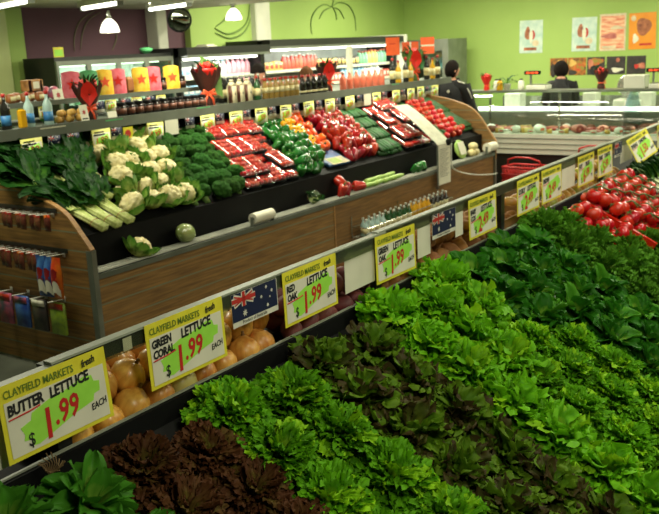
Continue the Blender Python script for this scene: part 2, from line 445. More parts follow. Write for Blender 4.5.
def star_pts(cx, cz, r, n=7, inner=.45, rot=0.0):
    return [(cx + (r if i % 2 == 0 else r * inner) * sin(rot + pi * i / n), cz + (r if i % 2 == 0 else r * inner) * cos(rot + pi * i / n)) for i in range(2 * n)]
def flag_parts(t, W, H, y0=0.0, strip=.02, text=True, k=1.0):
    """national flag card with a white strip below"""
    ob('card', MB().box(0, W, y0, y0 + .0015, -H - strip, 0), 'flag_white', t)
    m = MB(); poly(m, [(0, -H), (W - .004 * k, -H), (W - .004 * k, 0), (0, 0)], y0 - .0006); ob('flag_field', m, 'flag_blue', t)
    cw, ch = W * .5, H * .52
    def band(m, p, q, th, y):
        dx, dz = q[0] - p[0], q[1] - p[1]; l = sqrt(dx * dx + dz * dz); nx, nz = -dz / l * th / 2, dx / l * th / 2
        poly(m, [(p[0] + nx, p[1] + nz), (p[0] - nx, p[1] - nz), (q[0] - nx, q[1] - nz), (q[0] + nx, q[1] + nz)], y)
    e = .012 * k
    m = MB(); band(m, (e, -e * .6), (cw - e, -ch + e * .6), .014 * k, y0 - .0012); band(m, (e, -ch + e * .6), (cw - e, -e * .6), .014 * k, y0 - .0012)
    band(m, (cw / 2, 0), (cw / 2, -ch), .024 * k, y0 - .0012); band(m, (0, -ch / 2), (cw, -ch / 2), .024 * k, y0 - .0012)
    ob('white_cross', m, 'flag_white', t)
    m = MB(); band(m, (cw / 2, 0), (cw / 2, -ch), .015 * k, y0 - .0018); band(m, (0, -ch / 2), (cw, -ch / 2), .015 * k, y0 - .0018)
    band(m, (e * 1.2, -e * .8), (cw - e * 1.2, -ch + e * .8), .005 * k, y0 - .0016); band(m, (e * 1.2, -ch + e * .8), (cw - e * 1.2, -e * .8), .005 * k, y0 - .0016)
    ob('red_cross', m, 'flag_red', t)
    for (sx, sz, sr) in ((.26, -.78, .095), (.75, -.16, .05), (.63, -.46, .05), (.87, -.36, .05), (.76, -.84, .055), (.82, -.56, .03)):
        m = MB(); poly(m, star_pts(W * sx, H * sz, H * sr * 1.5), y0 - .0012); ob('star', m, 'flag_white', t)
    if text:
        link('strip_lettering', text_mesh('strip_lettering', 'Product of Australia', .017, 'ink_black', 0, 0, .0002), t, (W * .2, y0 - .0008, -H - strip + .006), (pi / 2, 0, 0))
for x, tl, lab in ((2.155, 4, 'Australian flag card hanging between the green coral and red oak tickets'), (3.66, 2, 'Australian flag card hanging between the green oak and baby cos tickets')):
    t = thing('flag_card', lab, 'flag card', (x, 1.8885, 1.186), (radians(-tl * .3), 0, 0), 'Australian flag cards on the ticket rail')
    flag_parts(t, .258, .1)
t = thing('flag_card', 'small dark flag card on the rail beyond the truss tomato tickets', 'flag card', (6.72, 1.8885, 1.183), (0, 0, 0), 'Australian flag cards on the ticket rail')
flag_parts(t, .2, .09)
for x, w_, z0, z1, lab in ((1.14, .31, .962, 1.1, 'blank white card behind the butter lettuce ticket'), (2.89, .24, .995, 1.13, 'blank white card between the red oak and green oak tickets'), (3.53, .13, 1.0, 1.14, 'blank white card beside the green oak ticket'),
                         (3.94, .09, 1.02, 1.15, 'narrow blank white card beside the baby cos ticket'), (5.55, .27, 1.0, 1.15, 'blank white card on the rail before the tomatoes'), (6.93, .35, 1.0, 1.15, 'blank white card behind the askew ticket')):
    T(ob('blank_card', MB().box(0, w_, 0, .0015, z0, z1 + .03), 'white_card', loc=(x, 1.90, 0)), lab, 'card', 'blank white cards on the rail')
T(ob('product_label', MB().box(0, .035, 0, .001, 0, .04), 'white_card', loc=(1.66, 1.8905, 1.145)), 'tiny white shelf label stuck on the ticket rail', 'label')

# ------------------------------------------------------------------ onions and potatoes behind the rail
mat('onion_skin', (228, 172, 84), (198, 128, 52), scale=9, rough=0.35, var=.18, stretch=(6, 6, .6), coat=.15)
mat('onion_neck', (150, 110, 60), rough=.7)
mat('onion_pale', (196, 190, 112), (206, 160, 80), scale=7, rough=0.35, var=.1)
mat('potato_red', (124, 58, 54), (94, 42, 42), scale=16, rough=0.6, var=.15, bump=.2)
mat('potato_brown', (166, 112, 60), (130, 84, 42), scale=14, rough=0.7, var=.15, bump=.25)
def onion_mesh(seed, m='onion_skin'):
    random.seed(seed); r = .047
    prof = [(.004, -.042), (.02, -.041), (.037, -.030), (.0465, -.008), (.045, .012), (.034, .03), (.018, .041), (.008, .047)]
    prof = [(a * random.uniform(.97, 1.03), b) for a, b in prof]
    a = MB().lathe(prof, 20, lobes=7, lobe=.012); b = MB().lathe([(.0075, .044), (.004, .052), (.0045, .058), (.001, .06)], 8)
    return ('onion', 'onion', a.mesh('onion', m), [('neck', b.mesh('neck', 'onion_neck'))])
OK = [onion_mesh(i) for i in range(3)] + [onion_mesh(9, 'onion_pale')]
random.seed(4)
def potato_mesh(seed, m):
    o = Vector((seed * 7.3, 1, 2))
    return ('potato', 'potato', MB().ball((0, 0, 0), (.058, .04, .037), 18, 12, lambda d: 1 + .22 * (noise.noise(d * 1.3 + o))).mesh('potato', m), [])
PR = [potato_mesh(i, 'potato_red') for i in range(3)]; PB = [potato_mesh(i + 5, 'potato_brown') for i in range(3)]
def heap(kinds, x0, x1, step, lab, group, spots, rz=True, sc=(.95, 1.15)):
    """rows of rounded produce: spots = [(Y, z)]"""
    for ri, (Y, z, rown) in enumerate(spots):
        n = int((x1 - x0) / step)
        for i in range(n):
            x = x0 + (i + .5) * step + (step * .45 if ri % 2 else 0) + random.uniform(-.008, .008)
            if x > x1: continue
            k = random.choice(kinds)
            rot = (random.uniform(-.5, .7), random.uniform(-.6, .6), random.uniform(0, 6.28)) if rz else (0, 0, 0)
            spawn(k, lab(rown, i), (x, Y + random.uniform(-.008, .008), z + random.uniform(-.004, .004)), rot, random.uniform(*sc), group)
ROWS = [(1.978, .918, 'front'), (2.09, .918, 'second'), (2.19, .918, 'third'), (2.035, .998, 'upper'), (2.14, 1.0, 'top')]
heap(OK[:3] + OK[:3] + OK[:2] + OK[3:], 1.46, 2.52, .112, lambda r, i: f'brown onion in the {r} row behind the lip, {ORD[i]} from the black post', 'brown onions behind the rail', ROWS, sc=(1.15, 1.35))
heap(PR, 2.56, 3.2, .112, lambda r, i: f'red-skinned potato in the {r} row behind the lip, {ORD[i]} from the onions', 'red potatoes behind the rail', ROWS, sc=(1.1, 1.3))
heap(PB, 3.22, 4.6, .11, lambda r, i: f'brown potato in the {r} row behind the lip, {ORD[i]} from the red potatoes', 'brown potatoes behind the rail', ROWS, sc=(1.0, 1.2))
# ------------------------------------------------------------------ salad heads
leaf_mat('leaf_coral', (122, 156, 26), (66, 124, 10), (94, 160, 18), .55, .14)
leaf_mat('leaf_coral_lime', (144, 178, 34), (88, 146, 14), (142, 198, 28), .5, .12)
leaf_mat('leaf_redcoral', (112, 104, 42), (90, 62, 32), (84, 50, 28), .6, .15)
leaf_mat('leaf_redcoral_dark', (110, 116, 42), (94, 86, 34), (92, 64, 30), .6, .15)
leaf_mat('leaf_redoak', (106, 116, 36), (62, 74, 22), (64, 54, 27), .5, .22)
leaf_mat('leaf_redoak_green', (108, 142, 34), (74, 114, 20), (92, 124, 26), .5, .15)
leaf_mat('leaf_oak', (150, 184, 48), (78, 146, 14), (114, 186, 26), .5, .1)
leaf_mat('leaf_butter', (140, 176, 68), (68, 130, 34), (66, 126, 34), .45, .1)
leaf_mat('leaf_cos', (122, 164, 52), (38, 98, 18), (46, 112, 22), .45, .14)
leaf_mat('leaf_cos_light', (144, 182, 64), (60, 124, 26), (84, 150, 36), .45, .12)
leaf_mat('leaf_curly', (140, 172, 66), (68, 124, 30), (88, 142, 36), .55, .12)
leaf_mat('leaf_dark', (90, 130, 44), (28, 66, 20), (26, 62, 21), .5, .12)
mat('root_tuft', (120, 96, 60), rough=.8)

def leaf(mb, L, W, az, el, shape, curl=0.8, ruf=0.0, rf=5.0, cup=0.3, nu=11, nv=8, origin=(0, 0, 0), roll=0.0, rnd=random, crum=0.0, cf=70.0, cmin=.15):
    """one leaf grown from origin towards azimuth az, elevation el, curling outwards by `curl` rad over its length"""
    ph = rnd.uniform(0, 6.28); ph2 = rnd.uniform(0, 6.28)
    ca, sa = cos(az), sin(az)
    side = Vector((-sa, ca, 0))
    P = []; U = []
    pos = Vector(origin); prev = None
    e = el
    step = L / nv
    pts = []
    for j in range(nv + 1):
        v = j / nv
        e = el - curl * v ** 1.6
        d = Vector((ca * cos(e), sa * cos(e), sin(e)))
        if j: pos = pos + d * step
        nrm = Vector((-ca * sin(e), -sa * sin(e), cos(e)))
        pts.append((pos.copy(), nrm, d))
    for j in range(nv + 1):
        v = j / nv
        c, nrm, d = pts[j]
        if roll:
            s_ = side * cos(roll) + nrm * sin(roll); nrm = nrm * cos(roll) - side * sin(roll)
        else: s_ = side
        row = []; ur = []
        for i in range(nu):
            u = -1 + 2 * i / (nu - 1)
            hw, ext = shape(v, u)
            edge = max(abs(u) ** 2.0 * min(1, v * 2.2), max(0, (v - .55) / .45) ** 1.3)
            a = ruf * edge
            wob = sin(rf * (u * 3.1 * (1 if v < .8 else 1.0)) + v * rf * 2.3 + ph); wob2 = sin(rf * 1.7 * v * 3 + u * rf * 1.9 + ph2)
            p = c + s_ * (u * hw * W) + nrm * (cup * W * (u * u) * hw * .8) + d * (ext * L)
            p += nrm * (a * (1.15 * wob + .45 * wob2)) + s_ * (a * .35 * wob2) + d * (a * .75 * sin(rf * 3.1 * u + ph + 1.57))
            if crum:
                q = p * cf + Vector((ph * 9, ph2 * 7, 0))
                p = p + noise.noise_vector(q) * (crum * (cmin + (1 - cmin) * edge)) + noise.noise_vector(q * 2.1) * (crum * .4 * max(edge, cmin))
            row.append(p); ur.append(((u + 1) / 2, min(1, max(v * .75, .25 * v + .8 * edge))))
        P.append(row); U.append(ur)
    mb.grid(P, U)
def sh_fan(v, u): return (.18 + .82 * v ** .8) * (1.0), -.12 * u * u * v * v
def sh_round(v, u): return sqrt(max(0, 1 - (max(0, v - .45) / .58) ** 2)) * min(1, .22 + v * 1.9), -.0
def sh_spoon(v, u): return sqrt(max(.0, 1 - (max(0, v - .6) / .42) ** 2)) * min(1, .3 + v * 1.2), 0
def sh_oak(v, u):
    lob = 1 + .30 * cos(v * 15.0 + .5 * (1 if u > 0 else -1)) * min(1, v * 3)
    b = (.16 + .95 * v ** 1.1) * (sqrt(max(0, 1 - (max(0, v - .7) / .32) ** 2)) * .6 + .4)
    return b * (1 + (lob - 1) * abs(u)), .07 * cos(u * 6.5) * v * v - .08 * u * u * v
def dome(seed, n, L, W, shape, m, ruf, rf, curl=(.5, 1.1), elr=(0.15, 1.45), cup=.3, nu=11, nv=7, squash=1.0, name='lettuce', Lmul=(.9, 1.1), m2=None, crum=0.0, cf=70.0, m2f=.3, cmin=.15):
    rnd = random.Random(seed); mb = MB()
    for i in range(n):
        f = (i + .5) / n
        az = i * 2.399963 + rnd.uniform(-.25, .25)
        el = elr[0] + (elr[1] - elr[0]) * (1 - sqrt(f)) ** .9 + rnd.uniform(-.22, .22)
        cu = curl[0] + (curl[1] - curl[0]) * f
        if m2: mb.cur = 1 if rnd.random() < m2f else 0
        leaf(mb, L * rnd.uniform(*Lmul) * (1 - .12 * (1 - f)), W * rnd.uniform(.85, 1.15), az, el, shape, cu * rnd.uniform(.8, 1.2), ruf, rf * rnd.uniform(.85, 1.15), cup, nu, nv, rnd=rnd, roll=rnd.uniform(-.4, .4), crum=crum, cf=cf, cmin=cmin)
    mb.v = [(x, y, max(z, .004 * rnd.random())) for x, y, z in mb.v]
    return mb.mesh(name, [m, m2] if m2 else m)
V = 3
CORK = dict(nu=19, nv=10, Lmul=(.72, 1.08), crum=.017, cf=118., cmin=.4)
COR = [dome(10 + i, 135, .160, .034, sh_fan, 'leaf_coral', .003, 3.0, (.6, 1.1), (.1, 1.5), .2, name='green_coral_lettuce', m2='leaf_coral_lime', **CORK) for i in range(V)]
LIM = [dome(20 + i, 135, .157, .034, sh_fan, 'leaf_coral', .003, 3.0, (.6, 1.1), (.1, 1.5), .2, name='frilly_lettuce', m2='leaf_coral_lime', m2f=.18, **CORK) for i in range(V)]
RCO = [dome(30 + i, 140, .152, .032, sh_fan, 'leaf_redcoral', .003, 3.0, (.6, 1.1), (.1, 1.5), .2, name='red_coral_lettuce', m2='leaf_redcoral_dark', m2f=.22, **CORK) for i in range(V)]
ROK = [dome(40 + i, 60, .172, .044, sh_oak, 'leaf_redoak', .009, 3.0, (.5, 1.3), (.1, 1.45), .35, 13, 14, name='red_oak_lettuce', m2='leaf_redoak_green', m2f=.5, Lmul=(.75, 1.1), crum=.016, cf=34.) for i in range(V)]
GOK = [dome(50 + i, 64, .172, .044, sh_oak, 'leaf_oak', .009, 3.0, (.4, 1.3), (.1, 1.45), .3, 13, 14, name='green_oak_lettuce', m2='leaf_coral_lime', Lmul=(.75, 1.1), crum=.015, cf=36.) for i in range(V)]
BUT = [dome(60 + i, 52, .16, .032, sh_spoon, 'leaf_butter', .006, 1.6, (.4, 1.3), (.1, 1.45), .55, 11, 10, name='butter_lettuce', Lmul=(.75, 1.1)) for i in range(V)]
COS = [dome(70 + i, 38, .18, .046, sh_spoon, 'leaf_cos', .008, 2.4, (.5, 1.4), (.15, 1.4), .55, 13, 11, name='baby_cos_lettuce', m2='leaf_cos_light', Lmul=(.7, 1.1), crum=.012, cf=26.) for i in range(V)]
CUR = [dome(80 + i, 120, .17, .014, sh_fan, 'leaf_curly', .010, 5.0, (.2, 1.3), (.0, 1.5), .2, 9, 10, name='curly_endive') for i in range(2)]
PAR = [dome(85 + i, 90, .15, .026, sh_fan, 'leaf_curly', .010, 7.0, (.2, 1.0), (.1, 1.5), .2, 15, 7, name='parsley_bunch', crum=.014, cf=80.) for i in range(2)]

A1 = math.atan(.53)
def salad(meshes, name, x0, files, Ys, lab, cat, group, dz=.0, sc=1.0, skip=(), fs_=.245, stag=.12):
    random.seed(int(x0 * 100))
    for fi in range(files):
        for ri, Y in enumerate(Ys):
            if (fi, ri) in skip: continue
            y = Y - (stag if fi % 2 else 0) * .5
            x = x0 + fi * fs_ + random.uniform(-.015, .015)
            me = meshes[(fi * 3 + ri * 2) % len(meshes)]
            o = link(name, me, None, (x, y, zb1(y) + dz + .028), (A1 * .85 + random.uniform(-.12, .12), random.uniform(-.12, .12), random.uniform(0, 6.28)), sc * random.uniform(.94, 1.06))
            # the tilt towards the shopper is applied after the spin
            o.rotation_mode = 'ZYX'
            T(o, lab(fi, ri), cat, group)
def two(desc, near, far):
    return lambda fi, ri: f'{desc}, {ORD[ri]} down from the rail, {"file beside " + (near if fi == 0 else far)}'
salad(BUT, 'butter_lettuce', 1.10, 2, (1.78, 1.60), two('smooth green butter lettuce', 'the near stand end', 'the dark red heads'), 'lettuce', 'butter lettuces', .05, 1.0)
salad(RCO, 'red_coral_lettuce', 1.535, 2, (1.755, 1.59, 1.43, 1.27), two('dark red frilly lettuce', 'the butter lettuce', 'the green coral'), 'lettuce', 'red coral lettuces', .012, .95, fs_=.23)
salad(COR, 'green_coral_lettuce', 1.96, 2, (1.77, 1.58, 1.38, 1.18, .98), two('frilly green coral lettuce', 'the dark red heads', 'the red oak'), 'lettuce', 'green coral lettuces', .01, 1.08, fs_=.26)
salad(ROK, 'red_oak_lettuce', 2.50, 2, (1.77, 1.59, 1.40, 1.21, 1.02, .83, .64), two('bronze red oak lettuce', 'the green coral', 'the green oak'), 'lettuce', 'red oak lettuces', .0, 1.0, fs_=.26)
salad(GOK, 'green_oak_lettuce', 3.02, 2, (1.78, 1.60, 1.42, 1.23, 1.05, .87, .70), two('bright green oak lettuce', 'the red oak', 'the cos'), 'lettuce', 'green oak lettuces', .02, 1.08, fs_=.28, skip=((1, 3), (1, 4), (1, 5), (1, 6)))
salad(GOK, 'green_oak_lettuce', 3.56, 1, (1.80, 1.62), lambda f, r: f'bright green oak lettuce in the extra file against the cos, {ORD[r]} from the rail', 'lettuce', 'green oak lettuces', .02, 1.05)
salad(LIM, 'frilly_lettuce', 3.31, 3, (1.42, 1.24, 1.06, .87, .68), lambda f, r: f'small-curled frilly green lettuce, {ORD[r]} from the rail side, {ORD[f]} file past the green oak', 'lettuce', 'frilly green lettuces', .012, 1.04, fs_=.26, skip=((0, 0), (2, 0)))
salad(COS, 'baby_cos_lettuce', 3.88, 4, (1.80, 1.61, 1.42, 1.22, 1.03, .84), lambda f, r: f'dark green baby cos lettuce, {ORD[r]} from the rail, {ORD[f]} file from the bright lettuce', 'lettuce', 'baby cos lettuces', .01, 1.0, fs_=.25, skip=((0, 3), (0, 4), (0, 5)))
salad(CUR, 'curly_endive', 4.90, 2, (1.80, 1.62, 1.42), two('feathery green endive', 'the cos', 'the tomatoes'), 'endive', 'curly endives', .02, 1.05, fs_=.25)
salad(PAR, 'parsley_bunch', 4.92, 3, (1.22, 1.02, .84), lambda f, r: f'curly green parsley bunch, {ORD[r]} from the endive, {ORD[f]} file from the cos', 'parsley', 'parsley bunches', .0, .95, fs_=.25)
salad(PAR, 'parsley_bunch', 5.52, 2, (1.46, 1.26), lambda f, r: f'curly green parsley bunch beside the tomatoes, {ORD[r]} down, {ORD[f]} file from the endive', 'parsley', 'parsley bunches', .0, .95, fs_=.24)
T(ob('root_tuft', (lambda m: [m.tube([(0, 0, 0), (.02 * cos(a), .02 * sin(a), .03), (.035 * cos(a + .6), .035 * sin(a + .6), .045 + .01 * sin(a * 3))], .0016, 4) for a in [k * .37 for k in range(34)]] and m)(MB()), 'root_tuft', loc=(1.33, 1.86, .90), rot=(.3, 0, 0)), 'dry brown root tuft poking up behind the butter lettuce', 'root tuft')

# ------------------------------------------------------------------ truss tomatoes
mat('tomato_red', (204, 36, 20), (184, 28, 16), scale=5, rough=0.22, var=.1, coat=.2)
mat('calyx_green', (74, 112, 40), rough=.6)
def tomato_kind(m='tomato_red', r=.046, name='tomato'):
    prof = [(.003, -.84), (.45, -.78), (.82, -.48), (1.0, -.02), (.95, .36), (.66, .70), (.3, .78), (.06, .70)]
    a = MB().lathe([(x * r, z * r) for x, z in prof], 20, lobes=5, lobe=.02)
    b = MB()
    for k in range(5):
        g = k * 2 * pi / 5
        b.grid([[Vector((cos(g) * t * r * .75 - sin(g) * w2, sin(g) * t * r * .75 + cos(g) * w2, r * (.80 - .05 * t + .12 * sin(t * 3)))) for w2 in (-.12 * r * (1 - t) - .0004, .12 * r * (1 - t) + .0004)] for t in (0, .4, .8, 1.0)])
    b.tube([(0, 0, r * .7), (0, 0, r * .95), (r * .2, 0, r * 1.1)], r * .06, 5)
    return (name, 'tomato', a.mesh(name, m), [('calyx', b.mesh('calyx', 'calyx_green'))])
TOM = tomato_kind()
random.seed(8)
cnt = 0
for layer in range(2):
    for r in range(7 - layer):
        for c in range(16 - layer):
            x = 5.40 + .1 * c + (.047 if r % 2 else 0) + .047 * layer
            y = 1.80 - .088 * r - .045 * layer
            if 5.62 < x < 5.74 and r < 4: continue
            if x < 5.86 and r > 4 - layer: continue
            if x > 6.72: continue
            z = zb1(y) + .052 + layer * .066 + (.05 if x > 5.74 else 0)
            spawn(TOM, f'red truss tomato, {ORD[c]} along {ORD[r]} row down, {"upper" if layer else "lower"} layer{" of the near patch" if x < 5.66 else ""}', (x + random.uniform(-.018, .018), y + random.uniform(-.016, .016), z + random.uniform(-.008, .022)), (A1 + random.uniform(-.7, .7), random.uniform(-.7, .7), random.uniform(0, 6)), random.uniform(1.0, 1.2), 'truss tomatoes on the stand')
v = MB()
for k in range(22):
    x = 5.8 + .043 * k; y = 1.76 - .065 * (k * 5 % 7)
    v.tube([(x, y, zb1(y) + .215), (x + .05, y - .03, zb1(y - .03) + .235), (x + .11 - .03 * (k % 3), y - .08, zb1(y - .08) + .225), (x + .14, y - .07, zb1(y - .07) + .2)], .0055, 6)
    v.tube([(x + .05, y - .03, zb1(y - .03) + .235), (x + .03, y - .07, zb1(y - .07) + .215)], .004, 6)
T(ob('tomato_vine', v, 'calyx_green', smooth=True), 'green vine stalks lying across the truss tomatoes', 'vine', kind='stuff')
T(ob('crate_divider', MB().box(5.66, 5.69, 1.3, 1.84, 0, .12, Matrix.Translation((0, 1.8, zb1(1.8))) @ Matrix.Rotation(A1, 4, 'X') @ Matrix.Translation((0, -1.8, 0))), 'tomato_red'), 'long red plastic divider between two tomato patches', 'divider')
# leafy radish and herb bunches at the far end of the bed
mat('stem_white', (226, 226, 206), (196, 206, 160), scale=6, rough=.4)
def radish_kind(seed):
    rnd = random.Random(seed); s_ = MB(); l = MB()
    for k in range(7):
        x = (k - 3) * .018
        s_.tube([(x, -.02, .02), (x * 1.2, .06, .03 + rnd.uniform(0, .01)), (x * 1.5, .15, .05)], [.008, .009, .006], 8)
        for q in range(3):
            leaf(l, .19, .03, pi / 2 + rnd.uniform(-.5, .5), rnd.uniform(.2, .9), sh_spoon, .7, .008, 3, .3, 7, 6, (x * 1.5, .14, .045), rnd=rnd)
    return ('radish_bunch', 'vegetable bunch', None, [('stem', s_.mesh('stem', 'stem_white')), ('foliage', l.mesh('foliage', 'leaf_dark'))])
RAD = [radish_kind(1), radish_kind(2)]
for i in range(7):
    y = 1.58 - (i % 2) * .3; x = 7.0 + .17 * (i // 2)
    spawn(RAD[i % 2], f'white-stemmed leafy bunch on the {"upper" if i % 2 == 0 else "lower"} tier, {ORD[i // 2]} beyond the tomatoes', (x, y, zb1(y) + .05), (A1, 0, .2), 1.1, 'white-stemmed bunches')
salad(PAR, 'herb_bunch', 6.86, 4, (1.32, 1.12, .94), lambda f, r: f'dark herb bunch below the white stems, {ORD[r]} down, {ORD[f]} file beyond the tomatoes', 'herb bunch', 'dark herb bunches', .0, 1.0, fs_=.27)
salad(PAR, 'herb_bunch', 7.7, 4, (1.78, 1.58), lambda f, r: f'dark herb bunch beyond the white stems, {ORD[r]} from the rail, {ORD[f]} file', 'herb bunch', 'dark herb bunches', .0, 1.05, fs_=.27)
# cardboard tray at the end of the potatoes
mat('cardboard', (156, 116, 66), (136, 98, 54), scale=10, rough=.8)
b = MB().box(0, .5, 0, .012, 0, .1).box(0, .5, .32, .332, 0, .1).box(0, .012, .012, .32, 0, .1).box(.488, .5, .012, .32, 0, .1).box(.012, .488, .012, .32, 0, .012)
T(ob('cardboard_tray', b, 'cardboard', loc=(4.66, 1.95, .861)), 'open brown cardboard tray behind the rail past the potatoes', 'tray')
for i in range(8):
    spawn(PB[i % 3], f'brown potato in the cardboard tray, {ORD[i]} from its near end', (4.73 + .09 * (i % 4) + .03 * (i // 4), 2.03 + .12 * (i // 4), .92), (0, 0, i), 1.0, 'potatoes in the cardboard tray')
mat('foil_silver', (190, 192, 184), (120, 124, 116), scale=30, rough=.25, metal=.6, bump=.6)
T(ob('foil_bag', MB().ball((0, 0, .07), (.13, .1, .08), 20, 12, lambda d: 1 + .2 * noise.noise(d * 3)), 'foil_silver', loc=(4.5, 2.24, .867), smooth=True), 'crumpled silver foil bag behind the baby cos ticket', 'bag')
mat('fruit_mixed', (190, 120, 60), (150, 160, 60), scale=6, rough=.4, var=.15)
MANG = ('mango', 'mango', MB().ball((0, 0, 0), (.06, .045, .042), 16, 10, lambda d: 1 + .08 * d.x * d.z).mesh('mango', 'fruit_mixed'), [])
n_ = 0
for i in range(40):
    x = 5.2 + .1 * (i // 2)
    if x > 7.2: break
    spawn(MANG, f'green and orange mango behind the rail, {ORD[i // 2]} from the tray, {"front" if i % 2 == 0 else "back"} row', (x, 2.0 + .12 * (i % 2), .905 + .06 * (i % 2)), (random.uniform(-.4, .4), random.uniform(-.4, .4), random.uniform(0, 6)), 1.05, 'mangoes behind the rail')
# ------------------------------------------------------------------ produce gondola across the aisle
TA2 = .55; A2 = math.atan(TA2)
def zb2(Y): return .885 + TA2 * (Y - 4.33)
GX0, GX1 = 3.46, 9.72
mat('ledge_bar', (216, 218, 202), rough=.4, scale=6)
gon = thing('produce_gondola', 'long wood-panelled produce gondola across the aisle with black sloping bed and shelf', 'produce display', ((GX0 + GX1) / 2, 4.9, 0))
gox = (GX0 + GX1) / 2
def gs(name, mb, m, par=None, **k):
    o = ob(name, mb, m, par or gon, **k)
    if par is None: o.location = (-gox, -4.9, 0)
    return o
def arc_prof(pts, n=5):
    """Catmull-Rom smoothing of an open polyline"""
    out = []
    for i in range(len(pts) - 1):
        p0 = pts[max(i - 1, 0)]; p1 = pts[i]; p2 = pts[i + 1]; p3 = pts[min(i + 2, len(pts) - 1)]
        for k in range(n):
            t = k / n
            out.append(tuple(.5 * ((2 * b) + (-a + c) * t + (2 * a - 5 * b + 4 * c - d) * t * t + (-a + 3 * b - 3 * c + d) * t ** 3) for a, b, c, d in zip(p0, p1, p2, p3)))
    return out + [pts[-1]]
profL = arc_prof([(4.15, .84), (4.23, .93), (4.37, 1.065), (4.62, 1.15), (4.95, 1.215), (5.25, 1.24)])
profR = arc_prof([(4.13, .80), (4.2, .90), (4.42, 1.18), (4.75, 1.31), (5.15, 1.38)])
def end_panel(nm, x, prof):
    back = prof[-1][0]
    p = [(4.15, 0.0)] + prof + [(5.95, prof[-1][1]), (5.95, 0.0)]
    e = gs(nm, MB().prism(p, 'x', x, x + .03), 'slat_wood')
    m = MB()
    for (a, b), (c, d) in zip(prof[:-1], prof[1:]):
        l = sqrt((c - a) ** 2 + (d - b) ** 2); nx, nz = -(d - b) / l * .012, (c - a) / l * .012
        m.prism([(a, b), (c, d), (c + nx, d + nz), (a + nx, b + nz)], 'x', x - .003, x + .033)
    gs('edge_band', m, 'edge_wood', e)
    gs('corner_strip', MB().box(x - .004, x + .034, 4.135, 4.152, 0, prof[0][1]).box(x - .004, x + .001, 4.152, 4.185, 0, prof[0][1]), 'grey_metal', e)
    return e
pl = end_panel('end_panel', GX0, profL)
end_panel('end_panel', GX1 - .03, profR)
gs('front_panel', MB().box(GX0 + .03, 6.19, 4.16, 4.18, 0, .655), 'slat_wood')
gs('front_panel', MB().box(6.21, GX1 - .03, 4.16, 4.18, 0, .655), 'panel_wood')
gs('panel_joint', MB().box(6.19, 6.21, 4.155, 4.18, 0, .655), 'edge_wood')
gs('ledge', MB().box(GX0 + .03, GX1 - .03, 4.15, 4.34, .655, .668), 'black_plastic')
gs('ledge_edge', MB().box(GX0 + .03, GX1 - .03, 4.14, 4.15, .65, .684), 'rail_grey')
for y in (4.185, 4.225, 4.265):
    gs('ledge_rail', MB().box(GX0 + .03, GX1 - .03, y, y + .013, .680, .692), 'ledge_bar')
gs('front_board', MB().box(GX0 + .03, GX1 - .03, 4.315, 4.335, .66, .90), 'black_plastic')
gs('bed', MB().prism([(4.335, zb2(4.335) - .03), (5.5, zb2(5.5) - .03), (5.5, zb2(5.5)), (4.335, zb2(4.335))], 'x', GX0 + .03, GX1 - .03), 'black_plastic')
gs('back_panel', MB().box(GX0 + .03, GX1 - .03, 5.5, 5.54, 1.4, 1.5), 'black_metal')
gs('shelf', MB().box(GX0, 10.3, 5.02, 5.9, 1.52, 1.55), 'rail_grey')
gs('shelf_edge', MB().box(GX0, 10.3, 5.0, 5.02, 1.485, 1.558), 'rail_grey')
for x in (GX0 + .06, 5.0, 6.16, 7.7, 9.2):
    gs('shelf_post', MB().box(x - .02, x + .02, 5.05, 5.09, zb2(5.07) - .02, 1.52), 'black_metal')
gs('card_strip', MB().box(GX0 + .08, 9.9, 5.055, 5.06, 1.35, 1.40), 'cream_card')
u = gs('upper_shelf', MB().box(GX0, 5.9, 5.32, 5.8, 1.69, 1.705).box(GX0, 5.9, 5.3, 5.32, 1.675, 1.71), 'rail_grey')
for x in (3.6, 4.7, 5.8): gs('shelf_post', MB().box(x - .012, x + .012, 5.7, 5.73, 1.55, 1.69), 'grey_metal')

# hanging goods on the slatwall end
mat('packet_red', (176, 40, 34), (150, 30, 30), scale=20, rough=.3, var=.15)
mat('packet_orange', (222, 120, 30), (200, 60, 30), scale=10, rough=.3)
mat('packet_blue', (34, 60, 130), (60, 110, 170), scale=14, rough=.3, var=.2)
mat('packet_clear', (120, 70, 50), (90, 50, 38), scale=40, rough=.25, var=.2)
mat('packet_lime', (150, 180, 50), (120, 150, 60), scale=30, rough=.3)
mat('packet_pink', (190, 90, 110), (70, 70, 90), scale=18, rough=.3, var=.2)
mat('packet_dark', (44, 46, 48), (70, 60, 56), scale=18, rough=.3)
def packet_mesh(w_, h, d, mt):
    """pillow pack with crimped flat ends, hanging below its origin, face towards -x"""
    m = MB(); P = []
    for j in range(9):
        v = j / 8; z = -v * h
        f = sin(pi * min(1, max(0, (v - .12) / .78))) ** .6 if .12 < v < .9 else 0.0
        P.append((z, f))
    for s_ in (-1, 1):
        m.grid([[Vector((s_ * d / 2 * f * (1 - (2 * i / 6 - 1) ** 4) + s_ * .0006, (2 * i / 6 - 1) * w_ / 2, z)) for i in range(7)] for z, f in P])
    return m.mesh('packet_body', mt)
def header_mesh(w_, hh, mt): return MB().box(-.002, .002, -w_ / 2, w_ / 2, -hh, .006).mesh('header_card', mt)
def patch_mesh(w_, h, d, mt, z):
    m = MB(); m.grid([[Vector((-d / 2 * (1 - (i / 3 - 1) ** 4 * .6) - .001, (i / 3 - 1) * w_ * .36, z - j * h * .14 - .03 * (i / 3 - 1) ** 2)) for i in range(7)] for j in range(3)]); return m.mesh('printed_patch', mt)
